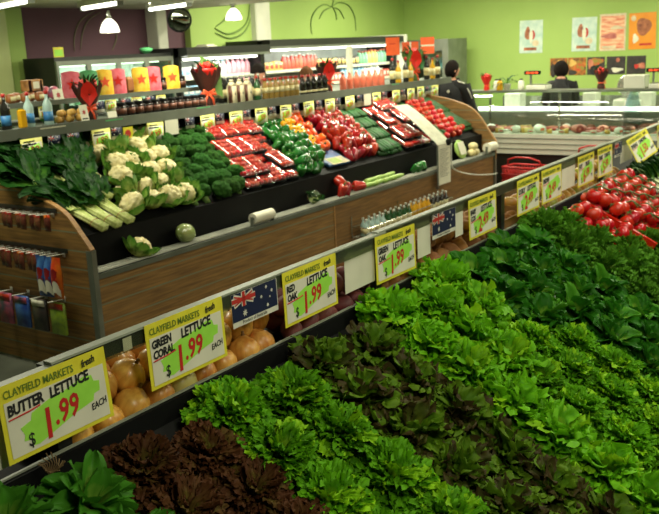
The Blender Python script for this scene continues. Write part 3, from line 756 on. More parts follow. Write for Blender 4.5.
ROWSP = [(1.055, .012, 4.46, 5.1, 10, .055, .10, 'packet_clear', 'packet_red'), (.80, .02, 4.40, 5.16, 12, .06, .12, 'packet_clear', 'packet_red'), (.495, .02, 4.45, 5.35, 6, .14, .215, None, None)]
HH = MB(); HH.tube([(.0, 0, 0), (-.13, 0, .012)], .0035, 6); HH.box(-.004, .0, -.012, .012, -.02, .02)
hook_me = HH.mesh('hook', 'white_paint')
tip_me = MB().box(-.134, -.13, -.014, .014, -.004, .03).mesh('price_tab', 'white_card')
rownames = ['top', 'middle', 'bottom']
for ri, (z, dz, y0, y1, n, pw, ph_, mt, hm) in enumerate(ROWSP):
    if ri < 2: gs('ticket_strip', MB().box(GX0 - .006, GX0, y0 - .04, y1 + .5, z + .008, z + .035), 'black_metal', pl)
    for i in range(n):
        y = y0 + (y1 - y0) * i / (n - 1)
        h = link('hook', hook_me, pl); h.location = (GX0, y, z)
        lab = lambda s_: f'{s_} on the {rownames[ri]} row of hooks, {ORD[i]} from the front edge'
        if ri == 1 and i < 3:
            kind = ('snack_packet', 'packet', packet_mesh(.1, .27, .05, ['packet_orange', 'packet_blue', 'packet_blue'][i]), [('printed_patch', patch_mesh(.1, .27, .05, 'packet_red', -.07)), ('printed_patch', patch_mesh(.1, .27, .05, 'white_card', -.15))])
            spawn(kind, lab('large ' + ['orange', 'blue', 'dark blue'][i] + ' bag'), (GX0 - .075, y, z - .005), (0, 0, 0), 1.0, 'packets on the slatwall end')
            continue
        if ri == 2:
            mm = ['packet_lime', 'packet_dark', 'packet_blue', 'packet_pink', 'packet_dark', 'packet_pink'][i]
            kind = ('toy_packet', 'packet', MB().rbox(-.012, .012, -pw / 2, pw / 2, -ph_, .0, .006).mesh('packet_card', mm),
                    [('header_card', MB().box(-.0145, -.0125, -pw / 2 + .005, pw / 2 - .005, -.045, -.004).mesh('header_card', ['packet_red', 'white_card', 'packet_pink', 'packet_red', 'white_card', 'packet_blue'][i])),
                     ('printed_patch', MB().lathe([(.001, -.0145), (.036, -.0145), (.036, -.012), (.001, -.012)], 20, M=Matrix.Translation((0, 0, -.1)) @ Matrix.Rotation(pi / 2, 4, 'Y') @ Matrix.Scale(-1, 4, (0, 0, 1)) @ Matrix.Scale(1, 4)).mesh('printed_patch', ['packet_orange', 'packet_pink', 'packet_red', 'white_card', 'packet_lime', 'white_card'][i]))])
            spawn(kind, lab(['lime green', 'dark', 'blue', 'pink', 'dark grey', 'pale pink'][i] + ' flat packet'), (GX0 - .06, y, z - .006), (0, 0, 0), 1.0, 'packets on the slatwall end')
            continue
        kind = ('small_packet', 'packet', packet_mesh(pw, ph_, .03, mt), [('header_card', header_mesh(pw, .03, hm if (i * 7 + ri) % 4 else 'packet_orange'))])
        spawn(kind, lab('small brown packet'), (GX0 - .05 - .02 * (i % 2), y, z - .004), (0, 0, 0), 1.0, 'packets on the slatwall end')

# ------------------------------------------------------------------ vegetables on the gondola
mat('curd', (232, 222, 170), (206, 192, 130), scale=30, rough=.6, bump=.4, bscale=90)
leaf_mat('leaf_cauli', (196, 208, 120), (110, 150, 60), (70, 120, 40), .45, .1)
mat('broccoli_head', (46, 86, 30), (30, 62, 20), scale=40, rough=.9, spec=.1, bump=.9, bscale=130, var=.15)
mat('broccoli_stalk', (110, 146, 70), rough=.5)
leaf_mat('leaf_beet', (66, 112, 34), (28, 72, 20), (24, 62, 18), .55, .1)
mat('beet_stalk', (214, 222, 150), (178, 196, 100), scale=8, rough=.4, stretch=(6, 6, .5))
mat('rubber_band', (176, 110, 50), rough=.5)
def bumpy(seed, freq, amp):
    o = Vector((seed * 3.7, seed, 1))
    def f(d):
        ds = noise.voronoi(d * freq + o)[0]
        ds2 = noise.voronoi(d * freq * 2.6 + o)[0]
        return 1 + amp * (.55 - ds[0]) + amp * .4 * (.5 - ds2[0])
    return f
def cauli_kind(seed, wrap=7):
    rnd = random.Random(seed); l = MB()
    for k in range(wrap):
        az = k * 2 * pi / wrap + rnd.uniform(-.2, .2)
        leaf(l, .15 * rnd.uniform(.8, 1.1), .06, az, rnd.uniform(.25, .55), sh_round, -.9, .008, 2.0, .35, 9, 8, (.03 * cos(az), .03 * sin(az), -.02), rnd=rnd)
    return ('cauliflower', 'cauliflower', None, [('curd', MB().ball((0, 0, .05), (.078, .078, .062), 40, 26, bumpy(seed, 3.2, .30)).mesh('curd', 'curd')), ('leaves', l.mesh('leaves', 'leaf_cauli'))])
CAU = [cauli_kind(i) for i in range(3)]
def broc_kind(seed):
    b = MB().ball((0, 0, .06), (.072, .072, .052), 36, 20, bumpy(seed, 3.0, .34))
    s_ = MB().tube([(0, 0, -.03), (0, 0, .05)], [.022, .03], 10)
    return ('broccoli', 'broccoli', b.mesh('broccoli', 'broccoli_head'), [('stalk', s_.mesh('stalk', 'broccoli_stalk'))])
BRO = [broc_kind(i) for i in range(3)]
def beet_kind(seed):
    rnd = random.Random(seed); st = MB(); l = MB()
    for k in range(8):
        x = (k % 4 - 1.5) * .018; z = .018 + (k // 4) * .016
        st.tube([(x, -.2, z), (x * .9, -.08, z + .003), (x * 1.6, .06, z + .012)], [.013, .011, .006], 8, flat=.6)
    for k in range(30):
        az = pi / 2 + rnd.uniform(-1.0, 1.0)
        leaf(l, rnd.uniform(.16, .28), .062, az, rnd.uniform(-.05, .75), sh_round, rnd.uniform(.5, 1.3), .006, 3.0, .3, 13, 11, (rnd.uniform(-.05, .05), rnd.uniform(.02, .13), .03), rnd=rnd, crum=.02, cf=38.)
    l.v = [(x, y, max(z, .004)) for x, y, z in l.v]
    b = MB().tube([(.044 * cos(a), -.12, .026 + .026 * sin(a)) for a in [i * pi / 8 for i in range(16)]], .002, 5, True)
    return ('silverbeet_bunch', 'silverbeet', None, [('stalks', st.mesh('stalks', 'beet_stalk')), ('leaves', l.mesh('leaves', 'leaf_beet')), ('band', b.mesh('band', 'rubber_band'))])
BEET = [beet_kind(i) for i in range(3)]
def on2(x0, t, lift=0.0, skew=.4):
    return (x0 + skew * t, 4.345 + t, zb2(4.345 + t) + lift)
for i, (x, t, rz) in enumerate(((3.60, .13, .3), (3.725, .13, .24), (3.85, .14, .18))):
    spawn(BEET[i], f'bunch of silverbeet with pale banded stalks, {ORD[i]} from the wooden end panel', on2(x, t, .03), (A2 * .9, 0, rz), 1.08, 'silverbeet bunches')
for i, (x, t) in enumerate(((3.62, .40), (3.84, .44), (3.70, .58), (3.98, .62), (3.86, .70), (3.95, .36), (4.06, .50), (4.14, .68))):
    spawn(BEET[(i + 1) % 3], f'dark silverbeet bunch heaped behind the front three, {ORD[i]} from the end panel', on2(x, t, .05, 0), (A2, 0, (.3, -.1, .5, 0, .7, .25, .1, -.1)[i]), 1.0, 'silverbeet bunches')
random.seed(21)
def rows2(kinds, x0, x1, dx, ts, lift, lab, group, rnd=.3, sc=(.92, 1.1), skew=.4, stag=.5, ex=0.0, rz=None):
    for ri, t in enumerate(ts):
        n = max(1, int(round((x1 - x0) / dx)))
        for i in range(n):
            x = x0 + dx * (i + .5 + (stag * .5 if ri % 2 else -stag * .0))
            k = kinds[(i * 2 + ri) % len(kinds)]
            p = on2(x, t, lift + ex * ((ri + i) % 2), skew)
            spawn(k, lab(ri, i), (p[0] + random.uniform(-.01, .01), p[1] + random.uniform(-.008, .008), p[2] + random.uniform(-.006, .006)),
                  (A2 + random.uniform(-rnd, rnd), random.uniform(-rnd, rnd), random.uniform(0, 6.28) if rz is None else rz + random.uniform(-.15, .15)), random.uniform(*sc), group)
rows2(CAU, 4.02, 4.64, .155, (.07, .21, .35, .49, .63, .75), .035, lambda r, i: f'white cauliflower, {ORD[r]} row up from the front board, {ORD[i]} from the silverbeet', 'cauliflowers', .35, (1.0, 1.12), .42)
rows2(BRO, 4.60, 5.24, .128, (.04, .15, .26, .37, .48, .59, .70), .01, lambda r, i: f'green broccoli head, {ORD[r]} row up from the front board, {ORD[i]} from the cauliflowers', 'broccoli heads', .25, (1.0, 1.2), .42)
# wrapped tomato punnets
cherry = MB().lathe([(.003, -.84 * .031), (.45 * .031, -.024), (.82 * .031, -.015), (.031, 0), (.0295, .011), (.02, .022), (.002, .0235)], 14).mesh('tomato', 'tomato_red')
def punnet_kind():
    t = MB(); w_, d, h = .085, .125, .03
    t.box(-w_, w_, -d, d, 0, .004).box(-w_, -w_ + .004, -d, d, .004, h).box(w_ - .004, w_, -d, d, .004, h).box(-w_ + .004, w_ - .004, -d, -d + .004, .004, h).box(-w_ + .004, w_ - .004, d - .004, d, .004, h)
    f = MB()
    G = []
    for j in range(13):
        y = (j / 6 - 1) * (d + .001); r = []
        for i in range(10):
            x = (i / 4.5 - 1) * (w_ + .001)
            e = max(abs(i / 4.5 - 1), abs(j / 6 - 1))
            z = .03 if e > .99 else .060 + .007 * abs(sin(j * 1.6) * sin(i * 1.5)) - .02 * e ** 6
            r.append(Vector((x, y, z)))
        G.append(r)
    f.grid(G)
    return t.mesh('tray', 'black_plastic'), f.mesh('film', 'clear_film')
PT, PF = punnet_kind()
def punnet(label, loc, rot, group, name='tomato_punnet', fruit=cherry):
    o = thing(name, label, 'punnet', loc, rot, group)
    link('tray', PT, o)
    for j in range(4):
        for i in range(3):
            q = link('tomato', fruit, o, (-.052 + .052 * i, -.088 + .0585 * j, .034), (random.uniform(-.5, .5), random.uniform(-.5, .5), 0), random.uniform(.9, 1.05))
    link('film', PF, o)
for ri, t in enumerate((.12, .36, .60)):
    for i in range(4):
        for lay in range(2 if (ri, i) not in ((0, 2), (1, 3)) else 1):
            p = on2(5.30 + .176 * i, t + .05 * lay, .012 + .06 * lay, .42)
            punnet(f'wrapped tomato punnet, {ORD[ri]} row up, {ORD[i]} from the broccoli, {"top" if lay else "under"} layer', p, (A2 + random.uniform(-.04, .04), random.uniform(-.04, .04), random.uniform(-.06, .06) - .1), 'wrapped tomato punnets beside the broccoli')
# capsicums
mat('capsicum_green', (34, 104, 34), (26, 84, 28), scale=4, rough=.18, var=.12, coat=.4)
mat('capsicum_yellow', (240, 178, 30), (226, 156, 22), scale=4, rough=.2, var=.06, coat=.3)
mat('capsicum_orange', (236, 92, 26), (222, 70, 20), scale=4, rough=.2, var=.08, coat=.3)
mat('capsicum_red', (176, 30, 24), (148, 22, 20), scale=4, rough=.18, var=.15, coat=.4)
def caps_kind(m, name, lm=1.0):
    r = .042
    prof = [(.12, -.9), (.5, -1.0), (.78, -.8), (.86, -.2), (1.0, .4), (.92, .78), (.55, .92), (.15, .74)]
    a = MB().lathe([(x * r, z * r * 1.1 * lm) for x, z in prof], 24, lobes=4, lobe=.07)
    b = MB().tube([(0, 0, r * .7 * lm), (0, 0, r * 1.05 * lm), (.005, 0, r * 1.35 * lm)], [.009, .0055, .006], 8)
    return (name, 'capsicum', a.mesh(name, m), [('stalk', b.mesh('stalk', 'calyx_green'))])
CG, CY, CO, CR = caps_kind('capsicum_green', 'green_capsicum', 1.2), caps_kind('capsicum_yellow', 'yellow_capsicum'), caps_kind('capsicum_orange', 'orange_capsicum'), caps_kind('capsicum_red', 'red_capsicum', 1.35)
rows2([CG], 6.0, 6.36, .088, (.04, .13, .22, .31, .40, .49, .58, .67), .05, lambda r, i: f'green capsicum, {ORD[r]} row up from the front board, {ORD[i]} from the tomato punnets', 'green capsicums', .6, (1.0, 1.15), .42)
rows2([CG], 6.04, 6.36, .088, (.06, .15, .24, .33), .12, lambda r, i: f'green capsicum on the upper layer, {ORD[r]} row up, {ORD[i]} from the tomato punnets', 'green capsicums', .6, (1.0, 1.15), .42)
rows2([CY], 6.36, 6.54, .09, (.26, .35, .44, .53, .62), .07, lambda r, i: f'yellow capsicum, {ORD[r]} row up, {ORD[i]} from the green ones', 'yellow capsicums', .7, (1.0, 1.15), .36)
rows2([CO], 6.52, 6.74, .09, (.24, .34, .44, .54, .64, .73), .07, lambda r, i: f'orange capsicum, {ORD[r]} row up, {ORD[i]} from the yellow ones', 'orange capsicums', .7, (1.0, 1.15), .36)
rows2([CR], 6.80, 7.36, .094, (.08, .17, .26, .35, .44, .53, .62, .71), .06, lambda r, i: f'glossy red capsicum, {ORD[r]} row up, {ORD[i]} from the orange ones', 'red capsicums', .7, (1.0, 1.15), .4)
rows2([CR], 6.84, 7.28, .094, (.12, .21, .30, .39), .13, lambda r, i: f'glossy red capsicum on the upper layer, {ORD[r]} row up, {ORD[i]} from the orange ones', 'red capsicums', .7, (1.0, 1.15), .4)
# flat tray with printed leaflet in front of the capsicums
t = thing('leaflet_tray', 'flat blue tray with a printed yellow leaflet among the capsicums', 'tray', on2(6.62, .08, .012), (A2 * .8, 0, -.05))
ob('tray', MB().rbox(-.17, .17, -.05, .2, 0, .03, .008), 'packet_blue', t)
ob('leaflet', MB().box(-.12, .14, -.06, .06, .031, .033), 'cream_card', t)
ob('printed_block', MB().box(-.1, .05, -.045, .045, .0332, .0336), 'packet_lime', t)
ob('printed_lines', MB().box(.065, .125, .02, .028, .0332, .0336).box(.065, .125, .0, .008, .0332, .0336).box(.065, .11, -.02, -.012, .0332, .0336), 'grey_metal', t)
# cucumbers, zucchini
mat('cucumber_green', (40, 94, 36), (26, 70, 24), scale=10, rough=.55, spec=.3, var=.3, bump=.15, bscale=60)
mat('zucchini_dark', (46, 92, 44), (46, 86, 38), scale=8, rough=.55, spec=.3, var=.3, stretch=(8, 8, .6))
def cuke(m, name, L_, r):
    pts = [(0, -L_ / 2, 0), (.004, -L_ / 2 + r * .6, 0), (.008, -L_ / 6, .0), (.008, L_ / 6, 0), (.004, L_ / 2 - r * .6, 0), (0, L_ / 2, 0)]
    a = MB().tube(pts, [r * .35, r * .85, r, r, r * .8, r * .3], 12)
    b = MB().tube([(0, L_ / 2, 0), (0, L_ / 2 + .014, 0)], [.006, .004], 6)
    return (name, 'cucumber' if 'cuc' in name else 'zucchini', a.mesh(name, m), [('stalk_end', b.mesh('stalk_end', 'calyx_green'))])
CK, ZK, LK = cuke('cucumber_green', 'cucumber', .17, .021), cuke('zucchini_dark', 'zucchini', .2, .023), cuke('zucchini_dark', 'long_cucumber', .34, .021)
for ri, t in enumerate((.09, .27, .45, .63)):
    for lay in range(2):
        for i in range(10 - lay):
            p = on2(7.36 + .046 * i + .023 * lay, t, .025 + .042 * lay, .42)
            spawn(CK, f'dark green cucumber, {ORD[ri]} row up, {ORD[i]} from the red capsicums, {"upper" if lay else "lower"} layer', (p[0], p[1] + random.uniform(-.012, .012), p[2]), (A2 + random.uniform(-.05, .05), random.uniform(-.1, .1), random.uniform(-.15, .15)), random.uniform(.95, 1.08), 'cucumbers beside the red capsicums')
for ri, t in enumerate((.12, .36, .60)):
    for i in range(4):
        p = on2(7.93 + .176 * i, t, .02 + .01 * (i % 2), .42)
        punnet(f'wrapped tomato punnet beyond the cucumbers, {ORD[ri]} row up, {ORD[i]} from the cucumbers', p, (A2 + random.uniform(-.04, .04), random.uniform(-.04, .04), random.uniform(-.06, .06) - .1), 'wrapped tomato punnets beyond the cucumbers')
        if (ri + i) % 3 != 2:
            p = on2(7.95 + .176 * i, t + .04, .085, .42)
            punnet(f'wrapped tomato punnet on the second layer beyond the cucumbers, {ORD[ri]} row up, {ORD[i]} along', p, (A2, 0, random.uniform(-.06, .06) - .1), 'wrapped tomato punnets beyond the cucumbers')
for ri, t in enumerate((.14, .36, .58)):
    for i in range(7):
        p = on2(8.62 + .05 * i, t, .03 + .03 * (i % 2), .3)
        spawn(ZK, f'dark zucchini, {ORD[ri]} row up, {ORD[i]} from the tomato punnets', p, (A2, 0, random.uniform(-.12, .12)), 1.0, 'zucchini beyond the punnets')
random.seed(77)
for ri in range(8):
    for i in range(6):
        p = on2(8.90 + .078 * i, .05 + .08 * ri, .045 + .05 * ((i + ri) % 2), .25)
        spawn(TOM, f'loose red tomato near the far end, {ORD[ri]} row up, {ORD[i]} from the zucchini', p, (A2 + random.uniform(-.5, .5), random.uniform(-.5, .5), random.uniform(0, 6)), .9, 'loose tomatoes near the far end')
for ri, t in enumerate((.22, .52)):
    for lay in range(2):
        for i in range(7 - lay):
            p = on2(9.33 + .047 * i + .02 * lay, t, .03 + .045 * lay, .1)
            spawn(LK, f'long cucumber by the far end panel, {ORD[ri]} row up, {ORD[i]} from the tomatoes, {"upper" if lay else "lower"} layer', p, (A2, 0, random.uniform(-.08, .08) + .15), 1.0, 'long cucumbers by the far end panel')
CHI = cuke('capsicum_red', 'red_chilli_cuc', .1, .012)
for i in range(14):
    p = on2(8.75 + .055 * (i % 7), .78 + .05 * (i // 7), .06, .2)
    spawn(('red_carrot', 'vegetable', CHI[2], []), f'small red pointed vegetable at the back under the shelf, {ORD[i % 7]} along, {ORD[i // 7]} row', p, (A2, 0, .4), 1.2, 'red pointed vegetables under the shelf')

# ------------------------------------------------------------------ things on the front ledge
LZ = .693
spawn(CAU[0], 'single cauliflower with green leaves standing on the front ledge', (3.93, 4.235, LZ + .022), (.4, .2, .6), .95)
HC = MB().ball((0, 0, 0), (.07, .055, .06), 24, 16, lambda d: 1 + .08 * noise.noise(d * 3))
mat('cabbage_pale', (206, 214, 150), (160, 184, 96), scale=6, rough=.3, coat=.4, stretch=(1, 5, 1))
t = thing('half_cabbage', 'pale wrapped cabbage half lying on the front ledge', 'cabbage', (4.40, 4.235, LZ + .066), (0, .35, .2), None, (1.45, 1.0, 1.1))
ob('cabbage', HC, 'cabbage_pale', t, True); ob('cling_wrap', MB().ball((0, 0, 0), (.073, .058, .063), 20, 12, lambda d: 1 + .05 * noise.noise(d * 5)), 'clear_film', t, True)
def roll_thing(loc, lab, L_=.24, r=.042):
    t = thing('bag_roll', lab, 'bag roll', loc)
    ob('roll', MB().lathe([(.014, -L_ / 2), (r, -L_ / 2), (r, L_ / 2), (.014, L_ / 2)], 24, M=Matrix.Rotation(pi / 2, 4, 'Y')), 'white_card', t, False)
    ob('core', MB().lathe([(.0135, -L_ / 2 - .01), (.0135, L_ / 2 + .01)], 14, M=Matrix.Rotation(pi / 2, 4, 'Y')), 'black_plastic', t, True)
    ob('bracket', MB().box(-L_ / 2 - .012, -L_ / 2 - .008, -.014, .014, -r - .02, .014).box(L_ / 2 + .008, L_ / 2 + .012, -.014, .014, -r - .02, .014), 'grey_metal', t)
roll_thing((5.2, 4.17, LZ + .045), 'white roll of plastic bags on the ledge in front of the tomatoes')
roll_thing((9.58, 4.15, LZ + .07), 'white roll of plastic bags at the far end of the gondola', .22, .055)
t = thing('wrapped_bok_choy', 'small wrapped bok choy standing on the ledge before the capsicums', 'vegetable', (6.0, 4.24, LZ + .002), (.2, 0, 0))
bm = MB(); rn = random.Random(3)
for k in range(9): leaf(bm, .12, .035, k * 2.4, rn.uniform(.7, 1.4), sh_spoon, .4, .005, 2, .4, 7, 7, rnd=rn)
ob('leaves', bm, 'leaf_dark', t, True); ob('stalks', MB().ball((0, 0, .035), (.045, .04, .035), 16, 10), 'cabbage_pale', t, True)
ob('cling_wrap', MB().ball((0, 0, .06), (.062, .058, .06), 18, 12, lambda d: 1 + .07 * noise.noise(d * 4)), 'clear_film', t, True)
for i, (x, y, z) in enumerate(((6.42, 4.21, .045), (6.51, 4.22, .045), (6.46, 4.25, .115), (6.72, 4.22, .045))):
    spawn(CR, 'loose red capsicum ' + ['at the near side of the ledge pile', 'at the far side of the ledge pile', 'on top of the pile on the ledge', 'alone beside the ledge pile'][i], (x, y, LZ + z), (.4, .5 * i, i), 1.1, 'red capsicums on the ledge')
mat('leek_pale', (180, 206, 110), (110, 160, 60), scale=5, rough=.35)
WK = ('wrapped_leek', 'vegetable', MB().tube([(-.09, 0, 0), (-.03, .005, 0), (.05, 0, .004), (.1, -.01, .01)], [.024, .026, .022, .012], 10).mesh('wrapped_leek', 'leek_pale'), [])
for i in range(7):
    spawn(WK, f'pale green wrapped vegetable on the ledge above the bottle basket, {ORD[i]} from the red capsicums', (6.88 + .09 * i, 4.215 + .03 * (i % 2), LZ + .026 + .03 * (i % 2)), (0, 0, .12 * (i % 3 - 1)), 1.0, 'pale wrapped vegetables on the ledge')
for i in range(3):
    spawn(CG, f'dark green capsicum on the ledge behind the hanging list, {ORD[i]} along', (7.85 + .09 * i, 4.24, LZ + .05), (.6, .5, i), .95, 'green capsicums on the ledge')
t = thing('salad_bag', 'flat clear salad bag with white label leaning on the ledge', 'bag', (9.02, 4.24, LZ + .002), (-.35, 0, 0))
ob('bag', MB().ball((0, 0, .11), (.13, .03, .11), 20, 14, lambda d: 1 + .1 * noise.noise(d * 4)), 'leek_pale', t, True)
ob('label', MB().rbox(-.09, .06, -.036, -.028, .04, .19, .004), 'white_card', t)
mat('squash_cream', (226, 214, 160), (210, 196, 130), scale=5, rough=.4)
SQ = ('cream_squash', 'squash', MB().ball((0, 0, 0), (.055, .05, .042), 18, 12, lambda d: 1 + .05 * cos(6 * math.atan2(d.y, d.x))).mesh('cream_squash', 'squash_cream'), [])
for i, (x, z) in enumerate(((9.22, .04), (9.33, .04), (9.27, .115))):
    spawn(SQ, 'cream squash on the far end of the ledge, ' + ['nearest the salad bag', 'nearest the bag roll', 'on top of the other two'][i], (x, 4.235, LZ + z), (0, 0, i), 1.0, 'cream squash on the ledge')

# bottle basket hooked on the front panel
t = thing('wire_basket', 'chrome wire basket of small juice bottles hooked on the front panel', 'basket', (7.32, 4.06, .30))
hw = .86
bw = MB()
for z, y0 in ((0, -.07), (.10, -.085)):
    bw.tube([(-hw, .085, z), (-hw, y0, z), (hw, y0, z), (hw, .085, z)], .004, 6, True)
ob('rim', bw, 'chrome', t)
bw = MB()
for k in range(35):
    x = -hw + k * 2 * hw / 34
    bw.tube([(x, -.086, .1), (x, -.07, 0), (x, .085, 0)], .0022, 5)
ob('wires', bw, 'chrome', t)
for x in (-hw, 0, hw): ob('hook', MB().tube([(x, .085, 0), (x, .092, .1), (x, .092, .2)], .004, 6), 'chrome', t)

mat('bottle_clear', (170, 196, 190), (150, 176, 170), rough=.1, scale=5)
mat('bottle_green', (40, 84, 44), (30, 66, 36), rough=.12, scale=5)
mat('bottle_yellow', (214, 164, 30), (190, 140, 24), rough=.12, scale=5)
mat('bottle_dark', (34, 34, 28), (24, 24, 22), rough=.12, scale=5)
mat('cap_white', (206, 210, 196), rough=.4); mat('cap_red', (186, 36, 30), rough=.4)
mat('label_cream', (214, 206, 160), (190, 176, 120), scale=20, rough=.5)
mat('label_blue', (60, 130, 180), (40, 100, 160), scale=10, rough=.5)
mat('label_red', (180, 50, 44), (150, 40, 36), scale=14, rough=.5)
def bottle_kind(name, body, cap, label, h, r, neck=.36, lz=(.18, .5), sq=0):
    nr = r * neck
    prof = [(r * .9, 0), (r, h * .03), (r, h * .55), (r * .93, h * .62), (nr * 1.15, h * .78), (nr, h * .82), (nr, h * .92)]
    b = MB().lathe(prof, 14).mesh(name, body)
    c = MB().lathe([(nr * 1.2, h * .90), (nr * 1.2, h), (nr * 1.0, h * 1.005)], 12).mesh('cap', cap)
    ps = [('cap', c)]
    if label: ps.append(('label', MB().lathe([(r * 1.015, h * lz[0]), (r * 1.015, h * lz[1])], 14).mesh('label', label)))
    return (name, 'bottle', b, ps)
JB = [bottle_kind('juice_bottle', 'bottle_' + c, 'cap_white', l, .17, .026) for c, l in (('clear', 'label_cream'), ('green', 'label_cream'), ('yellow', None), ('dark', 'label_cream'))]
seq = [0] * 8 + [1] * 10 + [2] * 8 + [3] * 8
names4 = ['clear', 'green', 'yellow', 'dark']
for r in range(2):
    for i in range(17):
        k = seq[i * 2]
        first = min(j for j in range(17) if seq[j * 2] == k)
        spawn(JB[k], f'small {names4[k]} juice bottle in the wire basket, {"front" if r == 0 else "back"} row, {ORD[i - first]} of its colour', (7.32 - .81 + i * .101 + .05 * r, 4.06 - .035 + .065 * r, .305), (0, 0, 0), 1.0, 'juice bottles in the wire basket')
# hanging price list with clip and cord
path = [(4.62, 1.36), (4.5, 1.285), (4.36, 1.18), (4.22, 1.06), (4.13, .985), (4.10, .955)]
t = thing('price_list', 'long white curved price list hanging over the front of the gondola', 'price list', (8.25, 4.1, .95))
m = MB(); n_ = len(path)
pp = arc_prof(path, 4)
for (a, b), (c, d) in zip(pp[:-1], pp[1:]):
    m.prism([(a - 4.1, b - .95), (c - 4.1, d - .95), (c - 4.1, d - .953), (a - 4.1, b - .953)], 'x', -.15, .15)
ob('top_sheet', m, 'paper_grey', t)
ob('list_sheet', MB().box(-.14, .14, -.004, -.001, -.42, .0), 'white_card', t)
m = MB()
for k in range(17): m.box(-.12, .1 - .03 * (k % 3), -.0046, -.0042, -.05 - .018 * k, -.044 - .018 * k)
ob('printed_lines', m, 'grey_metal', t)
ob('clip', MB().rbox(.05, .115, -.03, .01, -.02, .05, .01), 'black_plastic', t)
ob('support_arm', MB().box(-.155, -.142, -.004, .01, -.44, .0).box(-.125, -.118, .0, .045, -.46, -.44), 'grey_metal', t)
T(ob('power_cord', MB().tube(arc_prof([(8.36, 4.07, .95), (8.38, 4.08, .75), (8.45, 4.09, .66), (8.7, 4.09, .58), (9.1, 4.09, .50), (9.5, 4.09, .45), (9.66, 4.10, .44)], 6), .006, 6), 'white_paint', smooth=True), 'white cord running from the clip to the far end panel', 'cord')
# ------------------------------------------------------------------ price cards under the gondola shelf
txt_small = {}
def small_price(s):
    if s not in txt_small: txt_small[s] = text_mesh('price_lettering', s, .062, 'ink_red', .001, .1, .0002)
    return txt_small[s]
card_me = MB().box(0, .155, 0, .0015, -.125, 0).mesh('price_card', 'ticket_pale')
cwhite = MB().box(.006, .149, -.0008, -.0002, -.117, -.026).mesh('white_panel', 'white_card')
csp = MB(); poly(csp, [(.02, -.105), (.03, -.06), (.06, -.05), (.13, -.032), (.14, -.075), (.11, -.09), (.05, -.112)], -.0013); csplash = csp.mesh('price_splash', 'ticket_green')
cbar = MB().box(.012, .11, -.0014, -.001, -.04, -.03).box(.02, .1, -.0014, -.001, -.022, -.014).mesh('product_lettering', 'ink_black')
PRICES = ['2.99', '4.99', '3.49', '1.99', '5.99']
def shelf_card(x, y, z, label, group, i, sc=1.0):
    o = spawn(('price_card', 'price card', card_me, [('white_panel', cwhite), ('price_splash', csplash), ('product_lettering', cbar)]), label, (x, y, z), (0, random.uniform(-.03, .03), 0), sc, group)
    link('price_lettering', small_price(PRICES[i % 5]), o, (.022, -.0018, -.1), (pi / 2, -.12, 0))
fl_field = MB().box(0, .105, -.0008, -.0002, -.062, 0).mesh('flag_field', 'flag_blue')
fl_card = MB().box(0, .105, 0, .0015, -.085, 0).mesh('flag_card', 'flag_white')
fx = MB(); poly(fx, [(.0, -.014), (.05, -.014), (.05, -.02), (0, -.02)], -.0012); poly(fx, [(.022, 0), (.028, 0), (.028, -.034), (.022, -.034)], -.0013); fl_cross = fx.mesh('red_cross', 'flag_red')
fx = MB(); poly(fx, [(0, 0), (.007, 0), (.05, -.034), (.043, -.034)], -.001); poly(fx, [(.043, 0), (.05, 0), (.007, -.034), (0, -.034)], -.001); fl_x = fx.mesh('white_cross', 'flag_white')
fl_star = [MB() for _ in range(4)]
for m_, (a, b, r) in zip(fl_star, ((.026, -.049, .008), (.08, -.012, .006), (.07, -.03, .006), (.085, -.05, .006))): poly(m_, star_pts(a, b, r), -.001)
fl_star = [m_.mesh('star', 'flag_white') for m_ in fl_star]
def small_flag(x, y, z, label, group):
    spawn(('flag_card', 'flag card', fl_card, [('flag_field', fl_field), ('white_cross', fl_x), ('red_cross', fl_cross)] + [('star', s_) for s_ in fl_star]), label, (x, y, z), (0, 0, 0), 1.0, group)
# card or flag, in the order of the photograph
cx_ = [('c', 3.68), ('f', 3.91), ('f', 4.08), ('c', 4.30), ('f', 4.49), ('p', 4.61), ('c', 4.86), ('w', 5.06), ('f', 5.3), ('c', 5.48), ('f', 5.68), ('c', 5.86), ('f', 6.05), ('c', 6.22), ('f', 6.43), ('c', 6.6), ('f', 6.8), ('c', 6.98), ('f', 7.2), ('c', 7.36), ('f', 7.55), ('c', 7.74),
       ('f', 7.98), ('w', 8.12), ('c', 8.3), ('f', 8.52), ('c', 8.74), ('f', 8.95), ('c', 9.1), ('c', 9.34), ('f', 9.56), ('c', 9.72)]
nc = nf = nw = 0
for k, (q, x) in enumerate(cx_):
    if q == 'c': shelf_card(x, 4.992, 1.484, f'small green price card hanging under the gondola shelf, {ORD[nc]} card from the end panel', 'price cards under the gondola shelf', k, 1.15); nc += 1
    elif q == 'f': small_flag(x, 4.994, 1.482, f'small dark blue flag card hanging under the gondola shelf, {ORD[nf]} flag from the end panel', 'flag cards under the gondola shelf'); nf += 1
    elif q == 'w': T(ob('blank_card', MB().box(0, .15, 0, .0015, -.12, 0), 'white_card', loc=(x, 4.994, 1.485)), 'blank cream card hanging under the gondola shelf ' + ['above the broccoli', 'above the cucumbers'][nw], 'card', 'blank cards under the gondola shelf'); nw += 1
    else:
        t = thing('fruit_card', 'small card with a red fruit picture hanging under the gondola shelf', 'card', (x, 4.994, 1.475))
        ob('card', MB().box(0, .1, 0, .0015, -.1, 0), 'ticket_yellow', t); ob('fruit_picture', MB().lathe([(.001, -.002), (.03, -.002), (.03, -.0004), (.001, -.0004)], 14, M=Matrix.Translation((.045, 0, -.05)) @ Matrix.Rotation(-pi / 2, 4, 'X') @ Matrix.Translation((0, 0, .0005))), 'flag_red', t)
